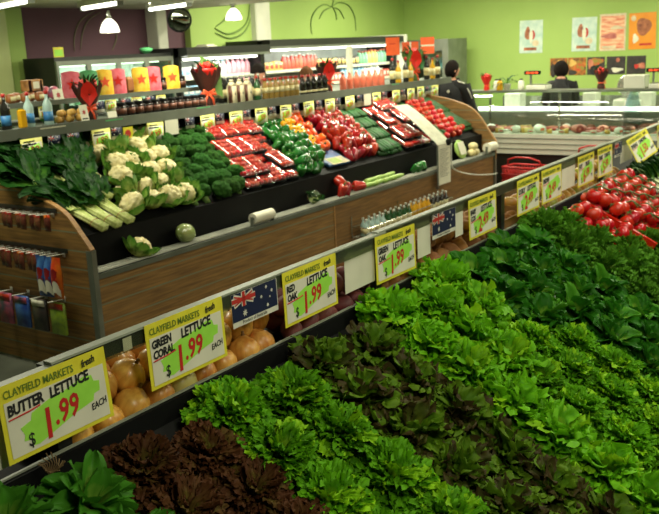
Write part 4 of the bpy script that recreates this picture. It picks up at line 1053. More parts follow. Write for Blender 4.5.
for i, x in enumerate((4.45, 5.45, 8.75)):
    T(ob('shelf_ticket', MB().box(0, .17, 0, .0012, -.05, .0), 'mint_card' if i != 3 else 'white_card', loc=(x, 4.9975, 1.555 - (.0 if i else .01)), rot=(.25, 0, 0)), 'mint green ticket on the gondola shelf edge ' + ['below the first bouquet', 'below the brown and red bouquet', 'below the pink bottles'][i], 'ticket', 'mint tickets on the shelf edge')
T(ob('shelf_ticket', MB().box(0, .22, 0, .0012, -.05, .0), 'white_card', loc=(3.86, 4.9975, 1.545), rot=(.25, 0, 0)), 'pale grey ticket on the gondola shelf edge below the cordial bottles', 'ticket')

# ------------------------------------------------------------------ goods on the gondola shelf
SZ = 1.551
for i, (x, bm_) in enumerate(((3.55, 'bottle_dark'), (3.67, 'bottle_dark'), (3.86, 'bottle_clear'), (4.02, 'bottle_clear'))):
    spawn(bottle_kind('cordial_bottle', bm_, 'cap_red', 'label_blue', .24, .034, .32, (.12, .4)), f'tall {"dark" if i < 2 else "clear"} cordial bottle with blue label, {ORD[i]} from the near shelf end', (x, 5.1, SZ), (0, 0, 0), 1.0, 'cordial bottles on the shelf')
T(ob('juice_pouch', MB().rbox(-.03, .03, -.02, .02, 0, .13, .01), 'bottle_yellow', loc=(3.77, 5.06, SZ)), 'small yellow juice carton between the dark and clear bottles', 'carton')
mat('snack_yellow', (214, 176, 90), (190, 140, 60), scale=8, rough=.5)
SN = ('yellow_fruit', 'fruit', MB().ball((0, 0, 0), .027, 12, 8).mesh('yellow_fruit', 'snack_yellow'), [])
for i in range(12):
    spawn(SN, f'small yellow fruit in the shelf pile, {ORD[i % 6]} from the clear bottles, {"upper" if i > 5 else "lower"} layer', (4.12 + .046 * (i % 6) + (.02 if i > 5 else 0), 5.12 + .03 * (i % 2), SZ + .027 + (.04 if i > 5 else 0)), (0, 0, i), 1.0, 'small yellow fruit on the shelf')
def easel_card(x, y, z, w_, h, m, lab, dots=True):
    t = thing('sign_card', lab, 'sign', (x, y, z), (-.15, 0, .1))
    ob('card', MB().box(-w_ / 2, w_ / 2, 0, .002, 0, h), m, t)
    if dots:
        k = MB(); poly(k, star_pts(0, h * .55, w_ * .25, 6, .6), -.001); ob('picture', k, 'label_red', t)
        ob('lettering', MB().box(-w_ * .35, w_ * .35, -.0012, -.0004, h * .12, h * .2), 'ink_black', t)
easel_card(4.30, 5.04, SZ, .08, .12, 'white_card', 'small white picture card standing beside the yellow fruit')
easel_card(4.58, 5.06, SZ, .1, .05, 'white_card', 'low white card standing between the bouquet and the jars', False)
# bouquets
mat('wrap_brown', (74, 38, 30), (56, 28, 24), scale=8, rough=.4)
mat('wrap_green', (92, 130, 50), (70, 104, 40), scale=8, rough=.45)
mat('wrap_red', (214, 38, 26), (190, 30, 22), scale=8, rough=.4)
mat('ribbon_orange', (238, 92, 50), (220, 80, 40), scale=10, rough=.35)
mat('petal_red', (220, 44, 30), (190, 30, 24), scale=30, rough=.5)
def bouquet(loc, lab, sc=1.0, rz=0.0, outer='wrap_brown', inner='wrap_red', heart=True, lean=0.0, seed=1):
    t = thing('bouquet', lab, 'bouquet', loc, (lean, 0, rz), None, sc)
    rnd = random.Random(seed)
    m = MB(); seg = 26; P = []
    for j, (r, z) in enumerate(((.05, 0), (.058, .04), (.035, .085), (.05, .12), (.085, .19), (.105, .26))):
        P.append([Vector((r * (1 + .12 * sin(i * 2.6) * (j > 2)) * cos(2 * pi * i / seg), .7 * r * (1 + .12 * sin(i * 2.6) * (j > 2)) * sin(2 * pi * i / seg), z + (.035 * sin(i * 1.9) if j == 5 else 0))) for i in range(seg + 1)])
    m.grid(P); ob('paper_wrap', m, outer, t, True)
    k = MB()
    if heart:
        pts = [(-.002, .10), (.062, .18), (.05, .235), (.024, .268), (0, .285), (-.026, .27), (-.052, .235), (-.06, .18)]
        k.grid([[Vector((x_ * s_, -.045 - .028 * (z_ / .27) * 1.0 - .02 * s_ * (1 - abs(x_) * 8), .19 + (z_ - .19) * s_)) for (x_, z_) in pts + [pts[0]]] for s_ in (.05, .5, 1.0)])
    else:
        k.lathe([(.02, .12), (.075, .24), (.08, .26)], 18)
    ob('inner_wrap', k, inner, t, True)
    r = MB(); r.tube([(.045 * cos(a), .034 * sin(a), .085) for a in [i * pi / 8 for i in range(16)]], .008, 6, True)
    for s_ in (-1, 1):
        r.tube([(0, -.036, .085), (s_ * .04, -.06, .11), (s_ * .05, -.06, .075), (0, -.038, .083)], .009, 6, flat=.4)
        r.tube([(0, -.036, .085), (s_ * .022, -.055, .05), (s_ * .03, -.06, .0)], .008, 6, flat=.4)
    ob('ribbon', r, 'ribbon_orange', t, True)
    f = MB()
    for q in range(9):
        a = rnd.uniform(0, 6.28); rr = rnd.uniform(0, .06)
        f.ball((rr * cos(a), rr * sin(a) * .7, .255 + rnd.uniform(0, .035)), .02, 8, 6)
    ob('flowers', f, 'petal_red', t, True)
    g = MB()
    for q in range(12): leaf(g, .16, .012, rnd.uniform(0, 6.28), rnd.uniform(.7, 1.4), sh_spoon, .5, .003, 2, .3, 5, 6, (0, 0, .19), rnd=rnd)
    ob('greenery', g, 'leaf_dark', t, True)
bouquet((4.42, 5.13, SZ), 'bouquet with red heart wrap and spiky greenery, beside the jars', 1.0, -.6, seed=2)
bouquet((5.78, 5.16, SZ), 'large bouquet in brown and red paper with orange bow, beyond the jars', 1.22, -.6, 'wrap_brown', 'wrap_red', False, seed=3)
k = MB(); k.grid([[Vector((.03 + .09 * u, .02 + .03 * v, .1 + .2 * v - .05 * u)) for u in (-.6, -.2, .2, .6, 1.0)] for v in (0, .3, .6, .9, 1.1 )])
t = bpy.data.objects['bouquet.001']; ob('green_wrap', k, 'wrap_green', t, True)
bouquet((7.64, 5.15, SZ + .0), 'red heart bouquet standing between dark bottles and pink bottles', 1.05, -.6, seed=5)
bouquet((9.62, 5.2, SZ), 'green wrapped bouquet with red heart under the orange signs', 1.3, -.6, 'wrap_green', 'wrap_red', True, seed=6)
# jars
mat('jar_dark', (38, 26, 22), (26, 18, 16), rough=.15, scale=6)
mat('jar_label', (110, 60, 36), (70, 40, 30), scale=24, rough=.5)
JAR = ('jam_jar', 'jar', MB().lathe([(.036, 0), (.04, .008), (.04, .07), (.031, .084)], 18).mesh('jam_jar', 'jar_dark'),
       [('lid', MB().lathe([(.034, .083), (.035, .086), (.035, .102), (.033, .104)], 18).mesh('lid', 'black_plastic')),
        ('label', MB().lathe([(.0407, .02), (.0407, .062)], 18).mesh('label', 'jar_label'))])
for i in range(11):
    spawn(JAR, f'dark jam jar with brown label on the gondola shelf, {ORD[i]} from the first bouquet', (4.70 + .092 * i, 5.09, SZ), (0, 0, 0), 1.0, 'jam jars on the shelf')
# cartons and bottles
mat('carton_cream', (206, 196, 160), (190, 180, 146), scale=8, rough=.5)
CART = MB(); CART.rbox(-.035, .035, -.035, .035, 0, .15, .004); CART.prism([(-.035, .15), (.035, .15), (0, .19)], 'x', -.035, .035)
CK_ = ('drink_carton', 'carton', CART.mesh('drink_carton', 'carton_cream'), [('printed_mark', (lambda m: (poly(m, star_pts(0, .08, .012, 8, .8), -.0356), m)[1])(MB()).mesh('printed_mark', 'ink_black')), ('side_stripe', MB().box(-.0358, -.0351, -.02, .02, .0, .15).mesh('side_stripe', 'jar_label')), ('fin', MB().box(-.035, .035, -.004, .004, .185, .205).mesh('fin', 'carton_cream'))])
for i, x in enumerate((6.04, 6.15, 6.26)):
    spawn(CK_, f'cream gable-top drink carton on the gondola shelf, {ORD[i]} from the large bouquet', (x, 5.1, SZ), (0, 0, .25), 1.0, 'cream cartons on the shelf')
DB = bottle_kind('dark_bottle', 'bottle_dark', 'cap_white', 'label_cream', .235, .026, .4)
for r in range(2):
    for i in range(8):
        spawn(DB, f'dark bottle with white cap behind the cartons, {ORD[i]} along, {"front" if r == 0 else "rear"} row', (6.02 + .078 * i, 5.21 + .09 * r, SZ), (0, 0, 0), 1.0, 'dark bottles behind the cartons')
VB = bottle_kind('green_bottle', 'bottle_green', 'cap_red', 'label_cream', .22, .032)
spawn(VB, 'green bottle with white and red label beside the cream cartons', (6.39, 5.09, SZ))
mat('bottle_amber', (150, 124, 60), (130, 100, 44), rough=.12, scale=5)
AB = bottle_kind('dressing_bottle', 'bottle_amber', 'cap_red', 'label_cream', .19, .03, .55, (.3, .55))
for i in range(7):
    spawn(AB, f'amber dressing bottle with red cap on the gondola shelf, {ORD[i]} from the green bottle', (6.51 + .083 * i, 5.09, SZ), (0, 0, 0), 1.0, 'amber dressing bottles on the shelf')
BB = bottle_kind('vinegar_bottle', 'bottle_dark', 'cap_red', 'label_cream', .19, .032, .5, (.1, .2))
for i in range(5):
    spawn(BB, f'dark vinegar bottle on the gondola shelf, {ORD[i]} from the amber bottles', (7.12 + .098 * i, 5.09, SZ), (0, 0, 0), 1.0, 'dark vinegar bottles on the shelf')
mat('bottle_pink', (206, 110, 84), (180, 84, 66), rough=.12, scale=5)
PB_ = bottle_kind('pink_bottle', 'bottle_pink', 'cap_white', None, .19, .036, .4)
for i in range(7):
    spawn(PB_, f'pink drink bottle on the gondola shelf, {ORD[i]} from the red heart bouquet', (7.86 + .135 * i, 5.09, SZ), (0, 0, 0), 1.0, 'pink bottles on the shelf')
T(ob('shelf_upright', MB().box(8.80, 8.88, 5.6, 5.64, SZ, 2.0), 'pillar_white'), 'white upright post standing on the gondola shelf after the pink bottles', 'post')
WB = bottle_kind('wine_bottle', 'bottle_dark', 'cap_red', 'label_cream', .29, .036, .38)
YB = bottle_kind('oil_flask', 'bottle_yellow', 'cap_red', 'label_cream', .26, .034, .3)
for i, (k_, x, l_) in enumerate(((WB, 8.98, 'dark wine bottle'), (YB, 9.12, 'yellow oil bottle'), (WB, 9.3, 'dark wine bottle'), (YB, 9.42, 'yellow oil bottle'), (WB, 9.84, 'dark wine bottle'), (YB, 10.0, 'yellow oil bottle'), (WB, 10.14, 'dark wine bottle'))):
    spawn(k_, f'{l_} on the gondola shelf, {ORD[i]} bottle past the white upright', (x, 5.12, SZ), (0, 0, 0), 1.0, 'bottles at the far end of the shelf')
# orange signs on stems
for i, (x, z, w_, h, y) in enumerate(((9.32, 1.87, .19, .21, 5.3), (9.76, 1.89, .24, .13, 5.3), (10.22, 1.86, .21, .21, 5.3))):
    t = thing('orange_sign', 'bright orange sign above the bottles, ' + ['beside the cooler canopy', 'wide one in the middle of three', 'farthest of three, with a white stripe'][i], 'sign', (x, y, SZ), (0, 0, -.5), 'orange signs above the shelf end')
    ob('card', MB().box(-w_ / 2, w_ / 2, 0, .003, z - SZ, z - SZ + h), 'orange_card', t)
    ob('stem', MB().box(-.006, .006, .003, .01, 0, z - SZ + h * .8), 'grey_metal', t); ob('foot', MB().box(-.05, .05, -.04, .06, 0, .004), 'grey_metal', t)
    mk = MB()
    if i == 1: mk.box(-.012, .012, -.001, -.0002, z - SZ, z - SZ + h)
    elif i == 2: mk.box(-w_ / 2, w_ / 2, -.001, -.0002, z - SZ + h * .45, z - SZ + h * .55)
    else: mk.box(-.05, .04, -.001, -.0002, z - SZ + h * .62, z - SZ + h * .66)
    ob('printed_mark', mk, 'white_card' if i else 'ink_red', t)

# ------------------------------------------------------------------ goods on the upper shelf
UZ = 1.706
mat('cello_pink', (222, 120, 130), (206, 90, 104), scale=18, rough=.25, coat=.5)
mat('cello_yellow', (236, 198, 76), (224, 170, 50), scale=18, rough=.25, coat=.5)
mat('cello_green', (96, 170, 110), (70, 140, 90), scale=18, rough=.25, coat=.5)
def gift_bag(x, m, star, lab):
    w_, h = .15, .20
    t = thing('gift_bag', lab, 'gift bag', (x, 5.42, UZ + .002), (0, 0, -.45))
    b = MB()
    for s_ in (-1, 1):
        b.grid([[Vector((u * w_ / 2 * (1 - .08 * v), s_ * (.028 * (1 - u ** 4) * (1 - v ** 2 * .8) + .002), v * h - (.012 * u * u if v == 1 else 0))) for u in (-1, -.6, -.2, .2, .6, 1)] for v in (0, .2, .4, .6, .8, 1)])
    ob('bag', b, m, t, True)
    k = MB(); poly(k, star_pts(0, .1, .048, 5, .42), -.0315); ob('star_emblem', k, star, t)
for x, m, s_, lab in ((4.52, 'cello_pink', 'wrap_red', 'pink gift bag with red star nearest the near end of the upper shelf'), (4.70, 'cello_green', 'mint_card', 'green gift bag between pink and yellow bags on the upper shelf'),
                    (4.85, 'cello_yellow', 'ribbon_orange', 'yellow gift bag with orange star beside the green bag'), (4.99, 'cello_pink', 'wrap_red', 'pink gift bag with red star beside the brown box'),
                    (5.25, 'cello_yellow', 'ribbon_orange', 'yellow gift bag with orange star just past the brown box'), (5.39, 'cello_pink', 'wrap_red', 'pink gift bag with red star farthest along the upper shelf'), (5.62, 'cello_yellow', 'ribbon_orange', 'yellow gift bag with orange star at the far end of the upper shelf')):
    gift_bag(x, m, s_, lab)
mat('box_brown', (150, 92, 44), (120, 70, 34), scale=12, rough=.5)
mat('box_wood', (180, 130, 70), (110, 70, 40), scale=20, rough=.5)
T(ob('chocolate_box', MB().rbox(-.05, .05, -.03, .03, 0, .13, .02), 'box_brown', loc=(5.12, 5.43, UZ)), 'brown rounded box between pink and yellow gift bags', 'box')
t = thing('treat_box', 'striped wooden-coloured box on top of the small brown packs', 'box', (4.22, 5.5, UZ + .071)); ob('box', MB().rbox(-.075, .075, -.04, .04, 0, .085, .006), 'box_wood', t); ob('label', MB().box(-.02, .035, -.0412, -.0404, .02, .07), 'white_card', t); ob('stripe', MB().box(-.06, -.035, -.0412, -.0404, .0, .08).box(.045, .06, -.0412, -.0404, .0, .08), 'jar_dark', t)
PKB = MB().rbox(-.035, .035, -.025, .025, 0, .07, .012).mesh('brown_pack', 'box_brown'); PKW = MB().rbox(-.022, .022, -.0262, -.0254, .02, .05, .0003).mesh('label', 'label_cream')
for i in range(12):
    spawn(('brown_pack', 'pack', PKB, [('label', PKW)]), f'small brown pack at the near end of the upper shelf, {ORD[i % 6]} along, {"front" if i < 6 else "back"} row', (3.56 + .125 * (i % 6), 5.38 + .11 * (i // 6), UZ), (0, 0, 0), 1.0, 'brown packs on the upper shelf')
PKP = MB().ball((0, 0, .05), (.05, .035, .05), 16, 10).mesh('purple_pack', 'packet_pink')
for i in range(2): T(link('sweet_pouch', PKP, None, (4.38 + .0 * i, 5.46 + .1 * i, UZ)), 'purple sweet pouch on the upper shelf beside the first pink bag, ' + ['front one', 'one behind'][i], 'pouch')
easel_card(4.33, 5.34, UZ - .02, .1, .1, 'white_card', 'white picture card clipped in front of the upper shelf packs')
for i in range(4): spawn(JAR, f'dark jar on the upper shelf between the last pink and yellow bags, {ORD[i]} in line', (5.5 + (.0 if i < 2 else .24) + .0 * i, 5.42 + .1 * (i % 2), UZ), (0, 0, 0), 1.0, 'dark jars on the upper shelf')
for i, x in enumerate((4.1, 4.74, 5.02, 5.3)):
    shelf_card(x, 5.305, 1.672, f'green price card hanging under the upper shelf, {ORD[i]} from the near end', 'price cards under the upper shelf', i + 2, .72)
for i, x in enumerate((4.62, 4.9, 5.18)):
    small_flag(x, 5.305, 1.668, f'small blue flag card hanging under the upper shelf, {ORD[i]} from the near end', 'flag cards under the upper shelf')

# ------------------------------------------------------------------ coolers along the far wall
def cooler_body(par, x0, x1, y0, y1, h, nm='cabinet', m='black_metal'):
    return ob(nm, MB().box(x0, x1, y1 - .04, y1, 0, h).box(x0, x0 + .04, y0, y1 - .04, 0, h).box(x1 - .04, x1, y0, y1 - .04, 0, h).box(x0 + .04, x1 - .04, y0, y1 - .04, h - .05, h).box(x0 + .04, x1 - .04, y0, y1 - .04, 0, .35), m, par)
mat('cooler_inside', (205, 214, 200), rough=.4, scale=4)
t = thing('glass_door_cooler', 'black upright cooler with four framed glass doors under the purple wall', 'cooler')
CX0, CX1, CY0, CY1 = 5.97, 7.68, 7.38, 7.88
cooler_body(t, CX0, CX1, CY0, CY1, 2.02)
ob('back_liner', MB().box(CX0 + .05, CX1 - .05, CY1 - .06, CY1 - .045, .35, 1.96), 'cooler_inside', t)
for z in (.8, 1.15, 1.5): ob('shelf', MB().box(CX0 + .05, CX1 - .05, CY0 + .1, CY1 - .08, z, z + .015), 'chrome', t)
ob('inner_lamp', MB().tube([(CX0 + .1, CY0 + .12, 1.93), (CX1 - .1, CY0 + .12, 1.93)], .012, 8), 'tube_glow', t, True)
dw = (CX1 - CX0) / 4
for i in range(4):
    a = CX0 + dw * i
    d = ob('door', MB().box(a, a + dw, CY0 - .03, CY0, .3, .36).box(a, a + dw, CY0 - .03, CY0, 1.93, 1.98).box(a, a + .03, CY0 - .03, CY0, .36, 1.93).box(a + dw - .03, a + dw, CY0 - .03, CY0, .36, 1.93), 'grey_metal', t)
    ob('glass', MB().box(a + .03, a + dw - .03, CY0 - .018, CY0 - .012, .36, 1.93), 'clear_glass', d)
    ob('handle', MB().box(a + dw - .05, a + dw - .035, CY0 - .06, CY0 - .03, 1.0, 1.4), 'black_plastic', d)
area('cooler_lamp', ((CX0 + CX1) / 2, CY0 + .1, 1.90), 1.4, .08, 11, (0.5, 0, 0), (.95, 1, .95))
mat('pack_white', (232, 234, 224), (214, 218, 206), scale=14, rough=.4, var=.06)
mat('pack_blue', (150, 190, 210), (110, 160, 190), scale=14, rough=.4, var=.15)
mat('pack_yellow', (232, 206, 120), (214, 176, 80), scale=14, rough=.4, var=.1)
mat('pack_red', (214, 110, 80), (190, 70, 60), scale=14, rough=.4, var=.15)
mat('pack_green', (140, 196, 150), (100, 160, 120), scale=14, rough=.4, var=.15)
mat('pack_pink', (226, 170, 170), (206, 140, 150), scale=14, rough=.4, var=.15)
mat('pack_dark', (96, 84, 60), (60, 60, 50), scale=14, rough=.4, var=.2)
PM = ['pack_white', 'pack_blue', 'pack_yellow', 'pack_red', 'pack_green', 'pack_pink', 'pack_dark']
TUB = [('tub', 'tub', MB().lathe([(.036, 0), (.046, .075)], 14).mesh('tub', m), [('lid', MB().lathe([(.048, .075), (.049, .083), (.047, .086)], 14).mesh('lid', 'pack_white'))]) for m in PM]
CTN = [('milk_bottle', 'bottle', MB().lathe([(.04, 0), (.042, .02), (.042, .13), (.02, .17), (.018, .185)], 14).mesh('milk_bottle', m), [('cap', MB().lathe([(.021, .183), (.021, .2), (.019, .202)], 12).mesh('cap', c_))]) for m, c_ in zip(PM, ['pack_blue', 'pack_white', 'pack_red', 'pack_white', 'pack_red', 'pack_white', 'pack_yellow'])]
PCK = [('food_pack', 'pack', MB().rbox(-.05, .05, -.03, .03, 0, .12, .008).mesh('food_pack', m), [('label', MB().rbox(-.035, .035, -.0312, -.0304, .03, .09, .0003).mesh('label', l_))]) for m, l_ in zip(PM, ['pack_blue', 'pack_white', 'pack_red', 'pack_white', 'pack_white', 'pack_red', 'pack_yellow'])]
random.seed(31)
for i in range(14):
    k = random.choice([CTN[0], CTN[0], CTN[1], PCK[4], CTN[5], PCK[3]])
    spawn(k, f'white or coloured carton behind the glass cooler doors, {ORD[i]} along the top shelf', (CX0 + .12 + .105 * i, CY0 + .22, 1.516), (0, 0, 0), 1.0, 'drinks behind the glass cooler doors')
for i in range(14):
    k = random.choice([CTN[0], CTN[4], PCK[5], PCK[1]])
    spawn(k, f'drink carton behind the glass cooler doors, {ORD[i]} along the second shelf', (CX0 + .12 + .105 * i, CY0 + .22, 1.166), (0, 0, 0), 1.0, 'drinks behind the glass cooler doors')
def open_fridge(x0, x1, y0, y1, h, lab, endw=None):
    t = thing('open_display_fridge', lab, 'fridge')
    cooler_body(t, x0, x1, y0 + .12, y1, h)
    ob('canopy', MB().prism([(y0 - .02, h - .09), (y0 + .2, h - .12), (y0 + .2, h), (y0 - .02, h)], 'x', x0, x1), 'black_metal', t)
    ob('canopy_trim', MB().box(x0, x1, y0 - .026, y0 - .02, h - .12, h - .09), 'grey_metal', t)
    ob('back_liner', MB().box(x0 + .05, x1 - .05, y1 - .07, y1 - .045, .35, h - .06), 'cooler_inside', t)
    ob('front_bumper', MB().box(x0, x1, y0 - .05, y0 + .1, 0, .75), 'black_metal', t)
    for z, d in ((.95, .08), (1.22, .14), (1.47, .2), (1.70, .24)):
        s_ = ob('shelf', MB().box(x0 + .05, x1 - .05, y0 + d, y1 - .08, z, z + .012), 'chrome', t)
        ob('price_edge', MB().box(x0 + .05, x1 - .05, y0 + d - .006, y0 + d, z - .02, z + .02), 'white_card', s_)
    ob('inner_lamp', MB().tube([(x0 + .1, y0 + .14, h - .14), (x1 - .1, y0 + .14, h - .14)], .014, 8), 'tube_glow', t, True)
    area('fridge_lamp', ((x0 + x1) / 2, y0 + .12, h - .16), x1 - x0 - .3, .1, 3.6 * (x1 - x0), (.55, 0, 0), (.97, 1, .93))
    return t
FY0, FY1 = 7.2, 7.95
open_fridge(7.74, 9.35, FY0, FY1, 2.07, 'nearer open display fridge full of white packs beside the glass-door cooler')
f2 = open_fridge(9.35, 13.0, FY0, FY1, 2.13, 'long open display fridge full of dairy packs below the green wall')
ob('end_cheek', MB().box(13.0, 13.06, FY0 - .05, FY1, 0, 2.15), 'pillar_white', f2)
random.seed(41)
shelf_names = ['bottom', 'lower middle', 'upper middle', 'top']
fr = 0
for si, (z, d) in enumerate(((1.22, .14), (1.47, .2), (1.70, .24))):
    x = 7.84; i = 0; sec = random.choice([0, 1, 2]); left = 0
    while x < 12.9:
        if left <= 0:
            fam = random.choice([TUB, CTN, PCK, PCK]); fam = fam if si < 2 else random.choice([CTN, PCK, CTN])
            pool = [0, 1, 4, 5, 1, 0] if x < 9.4 else ([2, 3, 3, 2, 0, 3, 6] if x < 11.2 else [0, 2, 3, 5, 1, 3, 4, 6])
            ci = random.choice(pool); left = random.randint(3, 7)
        if not (9.3 < x < 9.45):
            spawn(fam[ci], f'{PM[ci][5:]} pack in the open fridges, {ORD[i % 60]} along the {shelf_names[si + 1]} shelf', (x, FY0 + d + .07, z + .013), (0, 0, random.uniform(-.1, .1)), random.uniform(.95, 1.1), 'packs in the open fridges')
        x += .105 if fam is PCK else .098
        i += 1; left -= 1
# items on top of the coolers
t = thing('price_ticket', 'small yellow ticket standing on the near corner of the glass-door cooler', 'price ticket', (5.99, CY0 + .02, 2.022)); ob('card', MB().box(0, .13, 0, .002, 0, .1), 'ticket_yellow', t); ob('white_panel', MB().box(.01, .12, -.001, -.0002, .01, .075), 'ticket_green', t); ob('clip', MB().box(.05, .08, .002, .03, 0, .02), 'clear_plastic', t)
T(ob('paper_stack', MB().box(0, .2, 0, .2, 0, .012).box(.02, .18, .03, .18, .012, .028), 'white_card', loc=(8.25, 7.3, 2.071), rot=(0, 0, .1)), 'small white paper stack lying on the open fridge top', 'papers')
T(ob('fruit_bowl', MB().lathe([(.03, 0), (.07, .03), (.08, .05), (.07, .06), (.03, .07), (0.001, .072)], 16), 'mint_card', loc=(7.4, 7.5, 2.021), smooth=True), 'small green dish on top of the glass-door cooler', 'dish')
# door fridge at the corner
t = thing('corner_fridge', 'grey upright fridge with glass door standing at the far corner', 'fridge', (13.55, 7.0, 0))
X0_, X1_ = 13.3, 14.0
def cf(n_, m_, mt): 
    o = ob(n_, m_, mt, t); o.location = (-13.55, -7.0, 0); return o
cf('cabinet', MB().box(13.42, 14.1, 6.55, 6.6, 0, 2.05).box(13.42, 14.1, 7.28, 7.33, 0, 2.05).box(14.06, 14.1, 6.6, 7.28, 0, 2.05).box(13.42, 14.06, 6.6, 7.28, 2.0, 2.05).box(13.42, 14.06, 6.6, 7.28, 0, .3), 'grey_metal')
d = cf('door', MB().box(13.37, 13.42, 6.55, 6.66, .3, 2.05).box(13.37, 13.42, 7.22, 7.33, .3, 2.05).box(13.37, 13.42, 6.66, 7.22, 1.86, 2.05).box(13.37, 13.42, 6.66, 7.22, .3, .45), 'grey_metal')
ob('glass', MB().box(13.39, 13.395, 6.66, 7.22, .45, 1.86), 'clear_glass', d)
for z in (.8, 1.2, 1.55): cf('shelf', MB().box(13.5, 14.05, 6.61, 7.27, z, z + .012), 'chrome')
cf('back_liner', MB().box(14.04, 14.058, 6.6, 7.28, .3, 2.0), 'cooler_inside')
for i in range(5): spawn(CTN[i], f'bottle behind the corner fridge door, {ORD[i]} along its upper shelf', (13.65, 6.7 + .12 * i, 1.563), (0, 0, 0), 1.0, 'bottles in the corner fridge')
for i in range(5): spawn(CTN[(i + 2) % 5], f'bottle behind the corner fridge door, {ORD[i]} along its lower shelf', (13.65, 6.7 + .12 * i, 1.213), (0, 0, 0), 1.0, 'bottles in the corner fridge')

# ------------------------------------------------------------------ ceiling lights, pendants, mirror
def batten(cx, cy, L_, rz, lab):
    t = thing('fluorescent_light', lab, 'ceiling light', (cx, cy, 2.56), (0, 0, rz), 'fluorescent battens on the low ceiling')
    ob('housing', MB().box(-L_ / 2, L_ / 2, -.05, .05, -.05, -.001), 'white_paint', t)
    ob('tube', MB().tube([(-L_ / 2 + .02, 0, -.066), (L_ / 2 - .02, 0, -.066)], .02, 10), 'tube_glow', t, True)
    for s_ in (-1, 1): ob('end_cap', MB().box(s_ * (L_ / 2 - .01) - .01, s_ * (L_ / 2 - .01) + .01, -.03, .03, -.09, -.05), 'grey_metal', t)
    return t
batten(6.1, 6.75, .9, radians(72), 'fluorescent tube light on the low ceiling, middle of three, above the glass-door cooler')
batten(7.05, 6.75, .9, radians(72), 'fluorescent tube light on the low ceiling beside the convex mirror')
batten(5.05, 6.7, .9, radians(72), 'fluorescent tube light at the corner of the low ceiling')
def pendant(x, y, zb_, zc, lab, s_=1.0):
    t = thing('pendant_lamp', lab, 'pendant lamp', (x, y, zc), (0, 0, 0), 'glass pendant lamps')
    k = zb_ - zc
    ob('cord', MB().tube([(0, 0, 0), (0, 0, k + .20 * s_)], .004, 6), 'black_plastic', t)
    ob('canopy', MB().lathe([(.04, -.02), (.04, -.001)], 14), 'chrome', t, True)
    ob('lamp_holder', MB().lathe([(.028 * s_, k + .13 * s_), (.024 * s_, k + .17 * s_), (.016 * s_, k + .20 * s_), (.006, k + .22 * s_)], 14), 'chrome', t, True)
    ob('shade', MB().lathe([(.098 * s_, k), (.10 * s_, k + .012 * s_), (.092 * s_, k + .05 * s_), (.07 * s_, k + .095 * s_), (.03 * s_, k + .135 * s_)], 24, lobes=12, lobe=.015), 'shade_glow', t, True)
    l = bpy.data.lights.new('pendant_bulb', 'POINT'); l.energy = 3; l.color = LIGHT_COL; l.shadow_soft_size = .04
    o = bpy.data.objects.new('pendant_bulb', l); o.location = (x, y, zb_ - .03); C.objects.link(o)
pendant(6.37, 6.95, 2.245, 2.56, 'white glass pendant lamp hanging in front of the purple wall')
pendant(8.36, 6.95, 2.37, 2.56, 'white glass pendant lamp hanging in front of the green wall')
t = thing('convex_mirror', 'round convex security mirror hanging between the purple and green walls', 'mirror', (7.62, 7.2, 2.56), (0, 0, 0), None, 1.12)
mat('mirror_glass', (150, 156, 140), rough=.04, metal=1.0, scale=3)
Mm = Matrix.Translation((0, -.05, -.16)) @ Matrix.Rotation(radians(35), 4, 'Z') @ Matrix.Rotation(radians(100), 4, 'X')
ob('mirror_face', MB().lathe([(.122, 0), (.10, .02), (.07, .034), (.035, .042), (.001, .045)], 28, M=Matrix.Translation((0, -.05, -.16)) @ Matrix.Rotation(radians(-38), 4, 'Z') @ Matrix.Rotation(radians(102), 4, 'X')), 'mirror_glass', t, True)
ob('rim', MB().lathe([(.12, -.012), (.128, -.006), (.128, .004), (.12, .006)], 28, M=Matrix.Translation((0, -.05, -.16)) @ Matrix.Rotation(radians(-38), 4, 'Z') @ Matrix.Rotation(radians(102), 4, 'X')), 'black_plastic', t, True)
ob('bracket', MB().tube([(0, -.03, -.16), (0, 0, -.1), (0, 0, 0)], .01, 8), 'grey_metal', t, True)

# ------------------------------------------------------------------ line drawings of vegetables on the walls
mat('motif_line', (104, 132, 66), (96, 122, 58), rough=.7)
mat('motif_pale', (128, 122, 96), rough=.7)
def motif(nm, lab, lines, m, y, r=.013):
    t = thing(nm, lab, 'wall drawing', (lines[0][0][0], y, lines[0][0][1]))
    for pts in lines:
        pp = arc_prof(pts, 6)
        n_ = len(pp)
        o = ob('stroke', MB().tube([(a, 0, b) for a, b in pp], [r * (.35 + .65 * sin(pi * (k + .5) / n_)) for k in range(n_)], 6), m, t, True)
        o.location = (-lines[0][0][0], 0, -lines[0][0][1])
motif('fruit_drawing', 'dark curved fruit outline painted on the green wall beside the pillar', [[(9.2, 2.32), (9.45, 2.24), (9.75, 2.3), (9.93, 2.45), (10.0, 2.75)], [(9.2, 2.26), (9.5, 2.18), (9.82, 2.26), (9.99, 2.45)], [(9.22, 2.34), (9.4, 2.42), (9.62, 2.6), (9.7, 2.8)]], 'motif_line', YW - .012)
motif('fruit_drawing', 'stalked vegetable outline painted on the green wall above the long fridge', [[(11.5, 2.2), (11.48, 2.38), (11.6, 2.55), (11.85, 2.66), (12.1, 2.63)], [(12.1, 2.63), (12.3, 2.7), (12.6, 2.66), (12.78, 2.48), (12.8, 2.25)], [(12.1, 2.63), (12.15, 2.75), (12.05, 2.84)], [(12.1, 2.63), (11.85, 2.56), (11.72, 2.44)], [(12.1, 2.63), (12.32, 2.58), (12.45, 2.44)], [(12.1, 2.64), (12.2, 2.54), (12.22, 2.42)]], 'motif_line', YW - .012, .011)
